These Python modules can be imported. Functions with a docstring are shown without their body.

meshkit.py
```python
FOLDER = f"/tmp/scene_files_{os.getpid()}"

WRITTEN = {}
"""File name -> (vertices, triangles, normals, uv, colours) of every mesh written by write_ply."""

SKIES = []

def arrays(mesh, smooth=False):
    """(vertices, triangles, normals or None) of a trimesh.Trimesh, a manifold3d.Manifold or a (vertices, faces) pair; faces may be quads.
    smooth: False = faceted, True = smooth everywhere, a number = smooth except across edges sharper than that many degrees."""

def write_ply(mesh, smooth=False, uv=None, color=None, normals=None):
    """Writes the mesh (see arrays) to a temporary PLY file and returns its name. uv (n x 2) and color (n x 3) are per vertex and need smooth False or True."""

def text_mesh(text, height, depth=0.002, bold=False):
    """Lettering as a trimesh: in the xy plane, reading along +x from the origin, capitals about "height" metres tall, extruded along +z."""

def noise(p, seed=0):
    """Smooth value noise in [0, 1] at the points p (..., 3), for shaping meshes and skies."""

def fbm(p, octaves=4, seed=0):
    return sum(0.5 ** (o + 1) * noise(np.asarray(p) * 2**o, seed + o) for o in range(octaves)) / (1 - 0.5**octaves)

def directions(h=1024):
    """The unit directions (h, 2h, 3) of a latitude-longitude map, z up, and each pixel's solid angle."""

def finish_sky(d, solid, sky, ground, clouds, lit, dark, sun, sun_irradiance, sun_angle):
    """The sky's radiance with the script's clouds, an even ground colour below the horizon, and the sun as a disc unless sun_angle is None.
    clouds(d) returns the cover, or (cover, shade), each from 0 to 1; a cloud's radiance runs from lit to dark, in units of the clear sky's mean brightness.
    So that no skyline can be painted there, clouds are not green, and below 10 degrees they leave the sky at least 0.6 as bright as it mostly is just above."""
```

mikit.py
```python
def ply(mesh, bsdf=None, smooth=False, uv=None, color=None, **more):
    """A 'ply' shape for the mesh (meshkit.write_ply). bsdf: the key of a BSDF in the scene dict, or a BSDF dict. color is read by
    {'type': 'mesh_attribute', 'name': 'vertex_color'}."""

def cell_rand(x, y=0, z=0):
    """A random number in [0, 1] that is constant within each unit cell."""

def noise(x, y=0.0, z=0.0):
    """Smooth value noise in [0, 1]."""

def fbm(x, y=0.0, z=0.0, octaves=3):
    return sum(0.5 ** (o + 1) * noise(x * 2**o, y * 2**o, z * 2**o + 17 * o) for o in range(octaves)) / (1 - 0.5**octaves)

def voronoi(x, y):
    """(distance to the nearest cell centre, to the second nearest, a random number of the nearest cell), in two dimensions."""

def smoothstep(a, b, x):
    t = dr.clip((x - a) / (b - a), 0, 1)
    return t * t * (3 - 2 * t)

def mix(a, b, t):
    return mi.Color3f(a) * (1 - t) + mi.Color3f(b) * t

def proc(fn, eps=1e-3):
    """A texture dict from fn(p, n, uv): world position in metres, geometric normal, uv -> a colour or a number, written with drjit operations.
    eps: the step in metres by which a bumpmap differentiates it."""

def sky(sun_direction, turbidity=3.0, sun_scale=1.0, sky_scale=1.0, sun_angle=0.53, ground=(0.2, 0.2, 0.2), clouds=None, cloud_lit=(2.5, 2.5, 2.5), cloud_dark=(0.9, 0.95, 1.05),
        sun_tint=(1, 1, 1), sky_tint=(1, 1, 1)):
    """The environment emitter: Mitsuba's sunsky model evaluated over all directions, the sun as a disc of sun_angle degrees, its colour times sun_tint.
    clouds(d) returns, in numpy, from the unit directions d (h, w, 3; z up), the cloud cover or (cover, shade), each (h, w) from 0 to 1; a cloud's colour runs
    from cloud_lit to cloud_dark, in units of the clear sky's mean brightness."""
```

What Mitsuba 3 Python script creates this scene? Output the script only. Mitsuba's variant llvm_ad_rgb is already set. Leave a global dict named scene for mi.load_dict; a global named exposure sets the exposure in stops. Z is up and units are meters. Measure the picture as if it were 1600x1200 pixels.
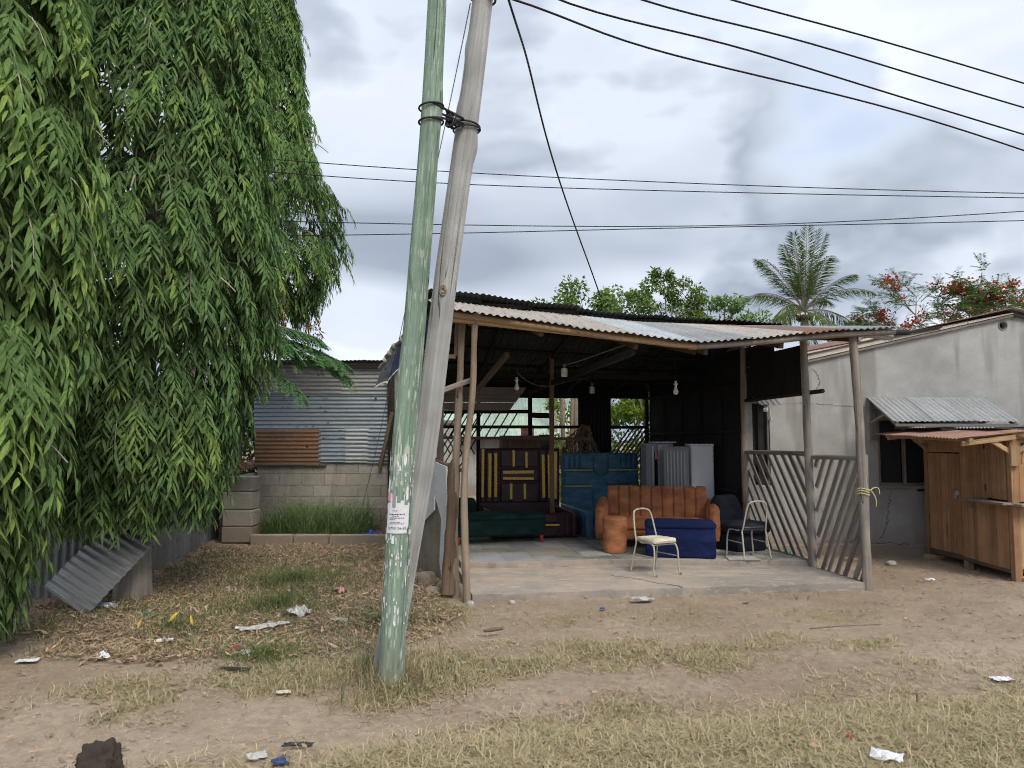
import math
import numpy as np
import trimesh
import drjit as dr
import mitsuba as mi
import mikit
import meshkit
from mikit import noise, fbm, cell_rand, smoothstep, mix, proc
from shapely.geometry import Polygon, box as sbox

T = mi.ScalarTransform4f
scene, labels = {}, {}

# ------------------------------------------------------------------ camera, sky, exposure
PITCH = math.radians(4.257)
scene['camera'] = {'type': 'perspective', 'fov': 67.0, 'fov_axis': 'x', 'near_clip': 0.05, 'far_clip': 4000.0,
                   'to_world': T().look_at(origin=[0, 0, 1.65], target=[0, math.cos(PITCH), 1.65 + math.sin(PITCH)], up=[0, 0, 1])}
exposure = 2.18


def clouds(d):
    z = np.maximum(d[..., 2], 0.0)
    q = d / (z[..., None] + 0.34)
    q = np.stack([q[..., 0], q[..., 1], 0 * z], -1)
    w = meshkit.fbm(q * 1.1 + 7.1, 3, 3)[..., None] - 0.5
    w2 = meshkit.fbm(q * 3.1 + 1.7, 4, 13)[..., None] - 0.5
    big = meshkit.fbm(q * np.array([1.0, 1.7, 1]) + w * 0.9 + 3.3, 4, 11)
    e = np.stack([d[..., 0], d[..., 1], d[..., 2] * 1.7], -1)
    bil = sum(0.55 ** k * np.abs(2 * meshkit.noise(e * 3.4 * 2.1 ** k + 5 * k + w2 * 0.5, 40 + k) - 1) for k in range(5)) / 2.0
    puff = meshkit.fbm(e * 3.0 + w * 0.8 + w2 * 0.35 + 9.0, 5, 23) + 0.30 * (0.5 - bil)
    m = 0.50 * big + 0.50 * puff
    cover = np.clip((m - 0.36) / 0.10, 0, 1) * 0.28 + 0.72
    shade = np.clip((m - 0.40) / 0.13, 0, 1)
    white = np.clip((puff - 0.50) / 0.085, 0, 1) * np.clip((0.64 - big) / 0.14, 0, 1)
    sh = 0.36 + 0.60 * shade * shade * (3 - 2 * shade) - 0.62 * white + 0.30 * (bil - 0.4) + 0.3 * (big - 0.5)
    return cover, np.clip(sh, 0, 1)


scene['sky'] = mikit.sky([0.30, -0.66, 0.70], turbidity=4, sun_scale=0.44, sun_tint=(0.86, 0.97, 1.14), sun_angle=28, clouds=clouds,
                         cloud_lit=(1.66, 1.79, 2.02), cloud_dark=(0.68, 0.79, 0.98), sky_tint=(1.05, 1.2, 1.4), ground=(0.22, 0.19, 0.15))

# ------------------------------------------------------------------ mesh helpers
RNG = np.random.default_rng(7)


def U(a, b):
    return float(RNG.uniform(a, b))


def norm(a):
    a = np.asarray(a, float)
    return a / np.maximum(np.linalg.norm(a, axis=-1, keepdims=True), 1e-12)


def rotz(deg):
    c, s = math.cos(math.radians(deg)), math.sin(math.radians(deg))
    return np.array([[c, -s, 0], [s, c, 0], [0, 0, 1.0]])


def rotx(deg):
    c, s = math.cos(math.radians(deg)), math.sin(math.radians(deg))
    return np.array([[1, 0, 0], [0, c, -s], [0, s, c]])


def roty(deg):
    c, s = math.cos(math.radians(deg)), math.sin(math.radians(deg))
    return np.array([[c, 0, s], [0, 1, 0], [-s, 0, c]])


def curve(pts, n):
    """A smooth curve through the points."""
    pts = np.asarray(pts, float)
    if len(pts) == 2:
        t = np.linspace(0, 1, n)[:, None]
        return pts[0] * (1 - t) + pts[1] * t
    from scipy.interpolate import CubicSpline
    k = np.r_[0, np.cumsum(np.linalg.norm(np.diff(pts, axis=0), axis=1))]
    return CubicSpline(k, pts)(np.linspace(0, k[-1], n))


class G:
    """Collects geometry with a (u, v) per vertex: u = 100 * palette entry + metres along, v = metres across."""

    def __init__(s):
        s.v, s.f, s.t, s.n = [], [], [], 0

    def add(s, v, f, uv=None):
        v = np.asarray(v, float).reshape(-1, 3)
        f = np.asarray(f, int)
        if f.shape[1] == 4:
            f = np.vstack([f[:, [0, 1, 2]], f[:, [0, 2, 3]]])
        s.v.append(v)
        s.f.append(f + s.n)
        s.t.append(np.zeros((len(v), 2)) if uv is None else np.asarray(uv, float))
        s.n += len(v)
        return s

    def mesh(s):
        return np.vstack(s.v), np.vstack(s.f), np.vstack(s.t)

    def box(s, c, size, R=None, var=0, ch=0.003, M=None):
        h = np.asarray(size, float) / 2
        ch = min(ch, h.min() * 0.45)
        P = []
        for ax in range(3):
            for sg in (-1, 1):
                a, b = [k for k in range(3) if k != ax]
                for u, w in ((-1, -1), (1, -1), (1, 1), (-1, 1)):
                    p = np.zeros(3)
                    p[ax], p[a], p[b] = sg * h[ax], u * (h[a] - ch), w * (h[b] - ch)
                    P.append(p)
        P = np.array(P)
        F = HULL24 if HULL24 is not None else hull_faces(P)
        k = int(np.argmax(h))
        o = [i for i in range(3) if i != k]
        o1, o2 = U(0, 40), 10 * RNG.integers(0, 300)
        uv = np.c_[100 * var + 30 + P[:, k] + o1, P[:, o[0]] + P[:, o[1]] + o2 + 5]
        if R is not None:
            P = P @ np.asarray(R).T
        P = P + np.asarray(c, float)
        return s.add(P, F, uv)

    def beam(s, p0, p1, w, h, var=0, up=(0, 0, 1), ch=0.003):
        p0, p1 = np.asarray(p0, float), np.asarray(p1, float)
        d = p1 - p0
        L = np.linalg.norm(d)
        x = d / L
        y = np.cross(up, x)
        y = y / np.linalg.norm(y) if np.linalg.norm(y) > 1e-6 else np.array([0, 1.0, 0])
        z = np.cross(x, y)
        return s.box((p0 + p1) / 2, (L, w, h), np.stack([x, y, z], 1), var, ch)

    def tube(s, pts, r, sides=8, var=0, smooth_n=None, wob=0.0, caps=True, seed=0, flat=1.0):
        p = curve(pts, smooth_n) if smooth_n else np.asarray(pts, float)
        n = len(p)
        r = np.interp(np.linspace(0, 1, n), np.linspace(0, 1, np.size(r)), np.atleast_1d(r)) if np.size(r) != n else np.asarray(r, float)
        t = norm(np.gradient(p, axis=0))
        a = np.array([1.0, 0, 0]) if abs(t[0][0]) < 0.8 else np.array([0, 0, 1.0])
        As = []
        for k in range(n):
            a = a - t[k] * (a @ t[k])
            a = a / np.linalg.norm(a)
            As.append(a)
        A = np.array(As)
        B = np.cross(t, A)
        ang = np.linspace(0, 2 * np.pi, sides + 1) + np.pi / 2
        ca, sa = np.cos(ang), np.sin(ang)
        rr = r[:, None] * np.ones(sides + 1)
        if wob:
            q = np.stack(np.broadcast_arrays(ca[None, :] * 1.5, sa[None, :] * 1.5, np.r_[0, np.cumsum(np.linalg.norm(np.diff(p, axis=0), axis=1))][:, None] * 3), -1)
            rr = rr * (1 + wob * 2 * (meshkit.fbm(q + seed * 7.7, 3, seed) - 0.5))
        V = p[:, None] + rr[..., None] * (ca[None, :, None] * A[:, None] + flat * sa[None, :, None] * B[:, None])
        L = np.r_[0, np.cumsum(np.linalg.norm(np.diff(p, axis=0), axis=1))]
        o1, o2 = U(0, 40), 10 * RNG.integers(0, 300)
        uv = np.stack([np.broadcast_to(100 * var + 10 + o1 + L[:, None], (n, sides + 1)), np.broadcast_to(ang[None] * float(np.mean(r)) + o2 + 3, (n, sides + 1))], -1)
        i, j = np.meshgrid(np.arange(n - 1), np.arange(sides), indexing='ij')
        m = sides + 1
        F = np.stack([i * m + j, i * m + j + 1, (i + 1) * m + j + 1, (i + 1) * m + j], -1).reshape(-1, 4)
        F = np.vstack([F[:, [0, 1, 2]], F[:, [0, 2, 3]]])
        V, uv = V.reshape(-1, 3), uv.reshape(-1, 2)
        if caps:
            extra, ef = [], []
            for e, k in ((0, 0), (n - 1, 1)):
                c0 = len(V) + len(extra) * 1
                ring = V[e * m:e * m + m]
                base = len(V) + sum(len(x) for x in extra)
                extra.append(np.vstack([ring, p[e]]))
                jj = np.arange(sides)
                ef.append(np.stack([base + jj + (0 if k else 1), base + jj + (1 if k else 0), np.full(sides, base + m)], 1))
            uv = np.vstack([uv] + [np.repeat([[100 * var + 10 + o1, o2 + 3.0]], m + 1, 0) for _ in extra])
            V = np.vstack([V] + extra)
            F = np.vstack([F] + ef)
        return s.add(V, F, uv)

    def grid(s, P, uv=None, var=0, flip=False):
        """A sheet through a grid of points (n, m, 3)."""
        n, m = P.shape[:2]
        i, j = np.meshgrid(np.arange(n - 1), np.arange(m - 1), indexing='ij')
        F = np.stack([i * m + j, i * m + j + 1, (i + 1) * m + j + 1, (i + 1) * m + j], -1).reshape(-1, 4)
        if flip:
            F = F[:, ::-1]
        if uv is None:
            du = np.r_[0, np.cumsum(np.linalg.norm(np.diff(P[:, 0], axis=0), axis=1))]
            dv = np.r_[0, np.cumsum(np.linalg.norm(np.diff(P[0], axis=0), axis=1))]
            uv = np.stack(np.broadcast_arrays(100 * var + 20 + du[:, None], dv[None] + 3), -1)
        return s.add(P.reshape(-1, 3), F, np.asarray(uv).reshape(-1, 2))

    def slab(s, P, nrm, th, var=0):
        """A closed thin slab: the grid P, and P moved by th along nrm (a vector or a grid of vectors)."""
        n, m = P.shape[:2]
        Q = P + np.asarray(nrm) * th
        du = np.r_[0, np.cumsum(np.linalg.norm(np.diff(P[:, 0], axis=0), axis=1))]
        dv = np.r_[0, np.cumsum(np.linalg.norm(np.diff(P[0], axis=0), axis=1))]
        o = U(0, 40)
        uv = np.stack(np.broadcast_arrays(100 * var + 20 + o + du[:, None], dv[None] + 10 * RNG.integers(0, 300) + 3), -1)
        s.grid(P, uv)
        s.grid(Q, uv, flip=True)
        for a in (np.s_[0, :], np.s_[-1, :], np.s_[:, 0], np.s_[:, -1]):
            s.grid(np.stack([P[a], Q[a]]), np.stack([uv[a], uv[a]]))
        return s

    def corr(s, o, ur, uc, L, W, var=0, pitch=0.076, amp=0.009, nl=2, sag=None, th=0.0015, per=6):
        """A corrugated sheet: o = corner, ur = unit vector along the ridges (length L), uc = unit vector across (width W)."""
        ur, uc = norm(ur), norm(uc)
        nl = max(nl, 7)
        nn = norm(np.cross(ur, uc))
        m = int(round(W / pitch * per)) + 1
        x = np.linspace(0, W, m)
        y = np.linspace(0, L, nl)
        z = amp * np.sin(2 * np.pi * x / pitch)
        P = np.asarray(o, float) + y[:, None, None] * ur + x[None, :, None] * uc + z[None, :, None] * nn
        P = P + nn * (0.022 * (meshkit.fbm(P * 1.6 + 40, 3, 6) - 0.5) + 0.008 * (meshkit.noise(P * 7.0 + 40, 2) - 0.5))[..., None]
        return s.slab(P, nn, th, var)

    def prism(s, poly, depth, o, us=(1, 0, 0), ut=(0, 0, 1), un=(0, 1, 0), var=0):
        """A polygon in (s, t) extruded by depth along un from o."""
        us, ut, un, o = (np.asarray(a, float) for a in (us, ut, un, o))
        if not isinstance(poly, Polygon):
            poly = Polygon(poly)
        m = trimesh.creation.extrude_polygon(poly, depth, engine='earcut')
        V = np.asarray(m.vertices)
        k, o1, o2 = 0, U(0, 40), 10 * RNG.integers(0, 300)
        b = poly.bounds
        tall = (b[3] - b[1]) > (b[2] - b[0])
        uv = np.c_[100 * var + 30 + o1 + (V[:, 1] if tall else V[:, 0]), 4 + o2 + (V[:, 0] if tall else V[:, 1]) + V[:, 2]]
        F = np.asarray(m.faces)
        if np.dot(np.cross(us, ut), un) < 0:
            F = F[:, ::-1]
        return s.add(o + V[:, :1] * us + V[:, 1:2] * ut + V[:, 2:] * un, F, uv)

    def rbox(s, c, size, r, R=None, var=0, puff=0.0, n=10, seed=0, taper=None):
        """A box with rounded edges and slightly swollen, uneven faces: cushions and upholstery."""
        h = np.asarray(size, float) / 2
        r = min(r, h.min() * 0.98)
        lines = [np.unique(np.r_[np.linspace(-1, 1, n) * max(h[k] - r, 1e-4), -h[k] + r * (1 - np.sin(np.linspace(0, np.pi / 2, 5))), h[k] - r * (1 - np.sin(np.linspace(0, np.pi / 2, 5)))].round(6)) for k in range(3)]
        Vs, Fs, c0 = [], [], 0
        for ax in range(3):
            a, b = [k for k in range(3) if k != ax]
            A, B = np.meshgrid(lines[a], lines[b], indexing='ij')
            for sg in (-1, 1):
                P = np.zeros(A.shape + (3,))
                P[..., a], P[..., b], P[..., ax] = A, B, sg * h[ax]
                nn, mm = A.shape
                i, j = np.meshgrid(np.arange(nn - 1), np.arange(mm - 1), indexing='ij')
                F = np.stack([i * mm + j, (i + 1) * mm + j, (i + 1) * mm + j + 1, i * mm + j + 1], -1).reshape(-1, 4)
                if (sg < 0) != (ax == 1):
                    F = F[:, ::-1]
                Vs.append(P.reshape(-1, 3))
                Fs.append(F + c0)
                c0 += nn * mm
        V, F = np.vstack(Vs), np.vstack(Fs)
        q = np.clip(V, -(h - r), h - r)
        dv = V - q
        ln = np.linalg.norm(dv, axis=1, keepdims=True)
        Nn = dv / np.maximum(ln, 1e-9)
        V2 = q + r * Nn
        key = np.unique(V2.round(6), axis=0, return_inverse=True)
        inv = key[1].ravel()
        first = np.zeros(len(key[0]), int)
        first[inv] = np.arange(len(V2))
        F = inv[np.vstack([F[:, [0, 1, 2]], F[:, [0, 2, 3]]])]
        F = F[(F[:, 0] != F[:, 1]) & (F[:, 1] != F[:, 2]) & (F[:, 0] != F[:, 2])]
        V, Nn = V2[first], Nn[first]
        if puff:
            dome = np.prod([np.where(np.abs(Nn[:, k:k + 1]) > 0.9, 1, np.cos(np.clip(V[:, k:k + 1] / h[k], -1, 1) * np.pi / 2) ** 0.6) for k in range(3)], axis=0)
            V = V + Nn * puff * (dome * 0.8 + 1.2 * (meshkit.fbm(V * 6 + seed * 3.1 + 50, 3, seed)[:, None] - 0.5))
        if taper is not None:
            V = taper(V)
        o2 = 10 * RNG.integers(0, 300)
        uv = np.c_[100 * var + 30 + V[:, 0], V[:, 2] + V[:, 1] + 5 + o2]
        if R is not None:
            V = V @ np.asarray(R).T
        return s.add(V + np.asarray(c, float), F, uv)

    def pad(s, poly, o, us, ut, un, th, bevel, var=0):
        """A convex cushioned panel: the polygon swells from its full outline to an inset one."""
        P = Polygon(poly)
        rings = [(0, 0), (0.0, th * 0.4), (bevel * 0.35, th * 0.8), (bevel, th)]
        pts = []
        for ins, d in rings:
            q = P.buffer(-ins, join_style='mitre') if ins else P
            for a in np.array(q.exterior.coords)[:-1]:
                pts.append([a[0], a[1], d])
        pts = np.array(pts)
        m = trimesh.Trimesh(pts, hull_faces(pts), process=False)
        V = np.asarray(m.vertices)
        uv = np.c_[100 * var + 30 + V[:, 0], V[:, 1] + 5 + 10 * RNG.integers(0, 300)]
        us, ut, un = (np.asarray(a, float) for a in (us, ut, un))
        F = np.asarray(m.faces)
        if np.dot(np.cross(us, ut), un) < 0:
            F = F[:, ::-1]
        return s.add(np.asarray(o, float) + V[:, :1] * us + V[:, 1:2] * ut + V[:, 2:] * un, F, uv)

    def lathe(s, prof, c=(0, 0, 0), sides=20, var=0, R=None):
        prof = np.asarray(prof, float)
        a = np.linspace(0, 2 * np.pi, sides + 1)
        P = np.stack([prof[:, None, 0] * np.cos(a), prof[:, None, 0] * np.sin(a), np.broadcast_to(prof[:, None, 1], (len(prof), sides + 1))], -1)
        if R is not None:
            P = P @ np.asarray(R).T
        return s.grid(P + np.asarray(c, float), var=var, flip=True)


def hull_faces(P):
    from scipy.spatial import ConvexHull
    h = ConvexHull(P)
    F = h.simplices.copy()
    c = P.mean(0)
    n = np.cross(P[F[:, 1]] - P[F[:, 0]], P[F[:, 2]] - P[F[:, 0]])
    bad = ((P[F].mean(1) - c) * n).sum(1) < 0
    F[bad] = F[bad][:, ::-1]
    return F


HULL24 = None
_g = G()
_g.box((0, 0, 0), (1, 1.1, 1.2), ch=0.1)
HULL24 = _g.f[0]


def key_for(name):
    if name not in scene and name not in labels:
        return name
    k = 1
    while f'{name}_{k:03d}' in scene or f'{name}_{k:03d}' in labels:
        k += 1
    return f'{name}_{k:03d}'


def thing(name, label, cat, group=None):
    key = key_for(name)
    labels[key] = {'label': label, 'category': cat}
    if group:
        labels[key]['group'] = group
    return key


def put(name, g, mat, parent=None, smooth=False, tw=None, label=None, kind=None):
    key = key_for(parent + '__' + name if parent else name)
    v, f, uv = g.mesh()
    d = mikit.ply((v, f), mat, smooth=smooth, uv=uv)
    if tw is not None:
        d['to_world'] = tw
    scene[key] = d
    extra = {}
    if label:
        extra['label'] = label
    if kind:
        extra['kind'] = kind
    if extra:
        labels[key] = {**labels.get(key, {}), **extra}
    return key


def solo(name, label, cat, g, mat, smooth=False, tw=None, group=None, kind=None):
    key = put(name, g, mat, None, smooth, tw)
    labels[key] = {'label': label, 'category': cat}
    if group:
        labels[key]['group'] = group
    if kind:
        labels[key]['kind'] = kind
    return key


# ------------------------------------------------------------------ materials
def pal(i, cols):
    c = mi.Color3f(0)
    for k, col in enumerate(cols):
        c = dr.select(i == k, mi.Color3f(*col), c)
    return c


WOOD = [(0.375, 0.38, 0.37), (0.275, 0.385, 0.30), (0.36, 0.28, 0.21), (0.365, 0.205, 0.11), (0.035, 0.03, 0.027), (0.25, 0.22, 0.19),
        (0.82, 0.84, 0.87), (0.24, 0.145, 0.09), (0.19, 0.13, 0.09), (0.30, 0.265, 0.22), (0.36, 0.32, 0.27), (0.10, 0.07, 0.05), (0.44, 0.30, 0.17), (0.285, 0.255, 0.222)]


def wood_fn(p, n, uv):
    i = dr.floor(uv.x / 100)
    a = uv.x - 100 * i
    tone = cell_rand(dr.floor(uv.y / 10), i)
    g = fbm(a * 2.6, uv.y * 75, i, 3)
    g2 = noise(a * 0.9, uv.y * 22, 5.0)
    cr = noise(a * 0.8, uv.y * 34, 9.0)
    cw = dr.select(i <= 1, 0.030, 0.015)
    crack = smoothstep(0.5 - cw, 0.5, cr) * (1 - smoothstep(0.5, 0.5 + cw, cr)) * smoothstep(0.35, 0.6, noise(a * 1.1, uv.y * 5, 2.0))
    blot = fbm(p.x * 5, p.y * 5, p.z * 5, 3)
    white = i == 6
    c = pal(i, WOOD) * dr.select(white, 0.86 + 0.16 * blot, (dr.select((i == 3) | (i == 12), 0.66 + 0.38 * tone, 0.66 + 0.34 * tone) + 0.38 * (g - 0.5) + 0.34 * (g2 - 0.5)) * (0.72 + 0.56 * blot) + 0.08)
    c = c * (1 - dr.select(white, 0.25, 0.75) * crack)
    worn = smoothstep(0.58, 0.78, noise(a * 13, uv.y * 95, 3.0) * 0.62 + 0.38 * fbm(p.x * 9, p.y * 9, p.z * 5, 3)) * dr.select(p.z < 2.2, 1.0, 0.55)
    c = dr.select(i == 1, mix(c, mi.Color3f(0.56, 0.60, 0.52), 0.75 * worn), c)
    dirt = smoothstep(0.5, 0.0, p.z) * dr.select(i < 3, 0.35, 0.15)
    return mix(c, mi.Color3f(0.24, 0.19, 0.145), dirt)


def wood_h(p, n, uv):
    i = dr.floor(uv.x / 100)
    a = uv.x - 100 * i
    cr = noise(a * 0.8, uv.y * 34, 9.0)
    crack = smoothstep(0.47, 0.5, cr) * (1 - smoothstep(0.5, 0.53, cr))
    return 0.7 * fbm(a * 3, uv.y * 70, i, 2) - crack


METAL = [(0.40, 0.41, 0.415), (0.185, 0.115, 0.07), (0.020, 0.0195, 0.021), (0.475, 0.435, 0.385), (0.48, 0.515, 0.535), (0.33, 0.19, 0.145),
         (0.46, 0.58, 0.46), (0.05, 0.062, 0.058), (0.34, 0.39, 0.44), (0.33, 0.34, 0.34)]


def metal_fn(p, n, uv):
    i = dr.floor(uv.x / 100)
    a = uv.x - 100 * i
    tone = cell_rand(dr.floor(uv.y / 10), i, 3)
    streak = fbm(a * 0.9, uv.y * 28, 1.0, 3)
    blot = fbm(p.x * 1.7 + 5 * tone, p.y * 1.7, p.z * 1.7, 4)
    fine = fbm(p.x * 22, p.y * 22, p.z * 22, 2)
    c = pal(i, METAL) * (0.74 + 0.24 * tone + 0.34 * (streak - 0.5) + 0.5 * (blot - 0.5) + 0.2 * (fine - 0.5))
    r = dr.select(i == 3, 0.57, dr.select((i == 1) | (i == 5), 0.50, dr.select(i == 0, 0.64, 0.78)))
    rust = smoothstep(r, r + 0.16, 0.62 * blot + 0.38 * streak + 0.08 * (fine - 0.5)) * dr.select((i == 2) | (i == 7) | (i == 6), 0.0, 0.8)
    holes = smoothstep(0.86, 0.90, noise(p.x * 14, p.y * 14, p.z * 14)) * dr.select((i == 3) | (i == 8), 1.0, 0.3)
    return mix(c, mi.Color3f(0.21, 0.105, 0.055), rust) * (1 - 0.6 * holes)


MASON = [(0.355, 0.32, 0.285), (0.42, 0.385, 0.335), (0.385, 0.38, 0.365), (0.235, 0.255, 0.235), (0.30, 0.34, 0.385), (0.47, 0.49, 0.47), (0.36, 0.32, 0.27), (0.24, 0.215, 0.18), (0.31, 0.29, 0.26)]


def mason_fn(p, n, uv):
    i = dr.floor(uv.x / 100)
    tone = cell_rand(dr.floor(uv.y / 10), i, 5)
    big = fbm(p.x * 0.8, p.y * 0.8, p.z * 0.8, 4)
    mid = fbm(p.x * 4 + 3, p.y * 4, p.z * 4, 3)
    fine = fbm(p.x * 45, p.y * 45, p.z * 45, 3)
    drip = fbm(p.x * 7, p.y * 7, p.z * 0.7, 3)
    k = 0.62 + 0.22 * tone + 0.45 * (big - 0.5) + 0.30 * (mid - 0.5) + 0.28 * (fine - 0.5) + 0.15
    c = pal(i, MASON) * dr.select(i == 2, 0.97 + 0.75 * (big - 0.5) + 0.40 * (mid - 0.5) + 0.14 * (fine - 0.5), k)
    stain = smoothstep(0.50, 0.70, 0.6 * drip + 0.4 * big) * dr.select((i == 1) | (i == 2), 0.5, 0.15)
    c = mix(c, mi.Color3f(0.16, 0.15, 0.135), stain)
    dusty = dr.select(i == 0, 0.55, dr.select((i >= 3) & (i <= 5), 0.42, 0.0)) * smoothstep(0.42, 0.62, 0.6 * mid + 0.4 * big)
    c = mix(c, mi.Color3f(0.43, 0.35, 0.28), dusty)
    lines = fbm(p.x * 2.2, p.y * 16, p.z * 30, 3)
    c = c * dr.select(i == 0, 1 + 0.22 * (lines - 0.5), 1.0)
    c = mix(c, mi.Color3f(0.62, 0.58, 0.52), smoothstep(0.66, 0.74, fbm(p.x * 9, p.y * 26, p.z * 26, 2)) * dr.select(i == 0, 0.22, 0.0))
    low = smoothstep(0.45, 0.0, p.z) * dr.select((i == 2) | (i == 1) | (i == 6) | (i == 8), 0.8, 0.0) * (0.5 + mid)
    return mix(c, mi.Color3f(0.31, 0.24, 0.18), dr.clip(low, 0, 0.8))


def mason_h(p, n, uv):
    return fbm(p.x * 30, p.y * 30, p.z * 30, 3) + 0.8 * fbm(p.x * 7, p.y * 7, p.z * 7, 2)


FAB = [(0.42, 0.175, 0.085), (0.010, 0.018, 0.072), (0.014, 0.040, 0.036), (0.058, 0.020, 0.027), (0.075, 0.215, 0.335), (0.022, 0.026, 0.038), (0.028, 0.036, 0.072), (0.085, 0.095, 0.105), (0.56, 0.55, 0.50), (0.62, 0.58, 0.46)]


def fab_fn(p, n, uv):
    i = dr.floor(uv.x / 100)
    m = fbm(p.x * 6, p.y * 6, p.z * 9, 3)
    f = fbm(p.x * 60, p.y * 60, p.z * 60, 2)
    return pal(i, FAB) * (0.66 + 1.25 * m * m + 0.25 * (f - 0.5))


def fab_h(p, n, uv):
    w = noise(p.x * 5, p.y * 5, p.z * 5)
    return fbm(p.x * 7 + 2 * w, p.y * 7, p.z * 11, 3) + 0.25 * fbm(p.x * 34, p.y * 34, p.z * 34, 2)


LEAF = [(0.172, 0.272, 0.100), (0.146, 0.240, 0.096), (0.145, 0.238, 0.088), (0.125, 0.255, 0.11), (0.085, 0.15, 0.04), (0.070, 0.115, 0.042), (0.12, 0.20, 0.08),
        (0.42, 0.05, 0.025), (0.22, 0.10, 0.05), (0.38, 0.318, 0.192), (0.115, 0.145, 0.06), (0.40, 0.285, 0.205), (0.50, 0.36, 0.07), (0.33, 0.25, 0.15), (0.11, 0.175, 0.03)]


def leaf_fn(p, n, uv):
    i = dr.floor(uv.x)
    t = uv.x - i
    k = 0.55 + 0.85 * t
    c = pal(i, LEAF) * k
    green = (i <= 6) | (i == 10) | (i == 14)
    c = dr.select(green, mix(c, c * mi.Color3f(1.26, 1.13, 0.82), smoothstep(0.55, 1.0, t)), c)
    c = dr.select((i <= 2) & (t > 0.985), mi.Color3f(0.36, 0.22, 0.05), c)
    return c * (0.9 + 0.2 * noise(p.x * 25, p.y * 25, p.z * 25))


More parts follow.
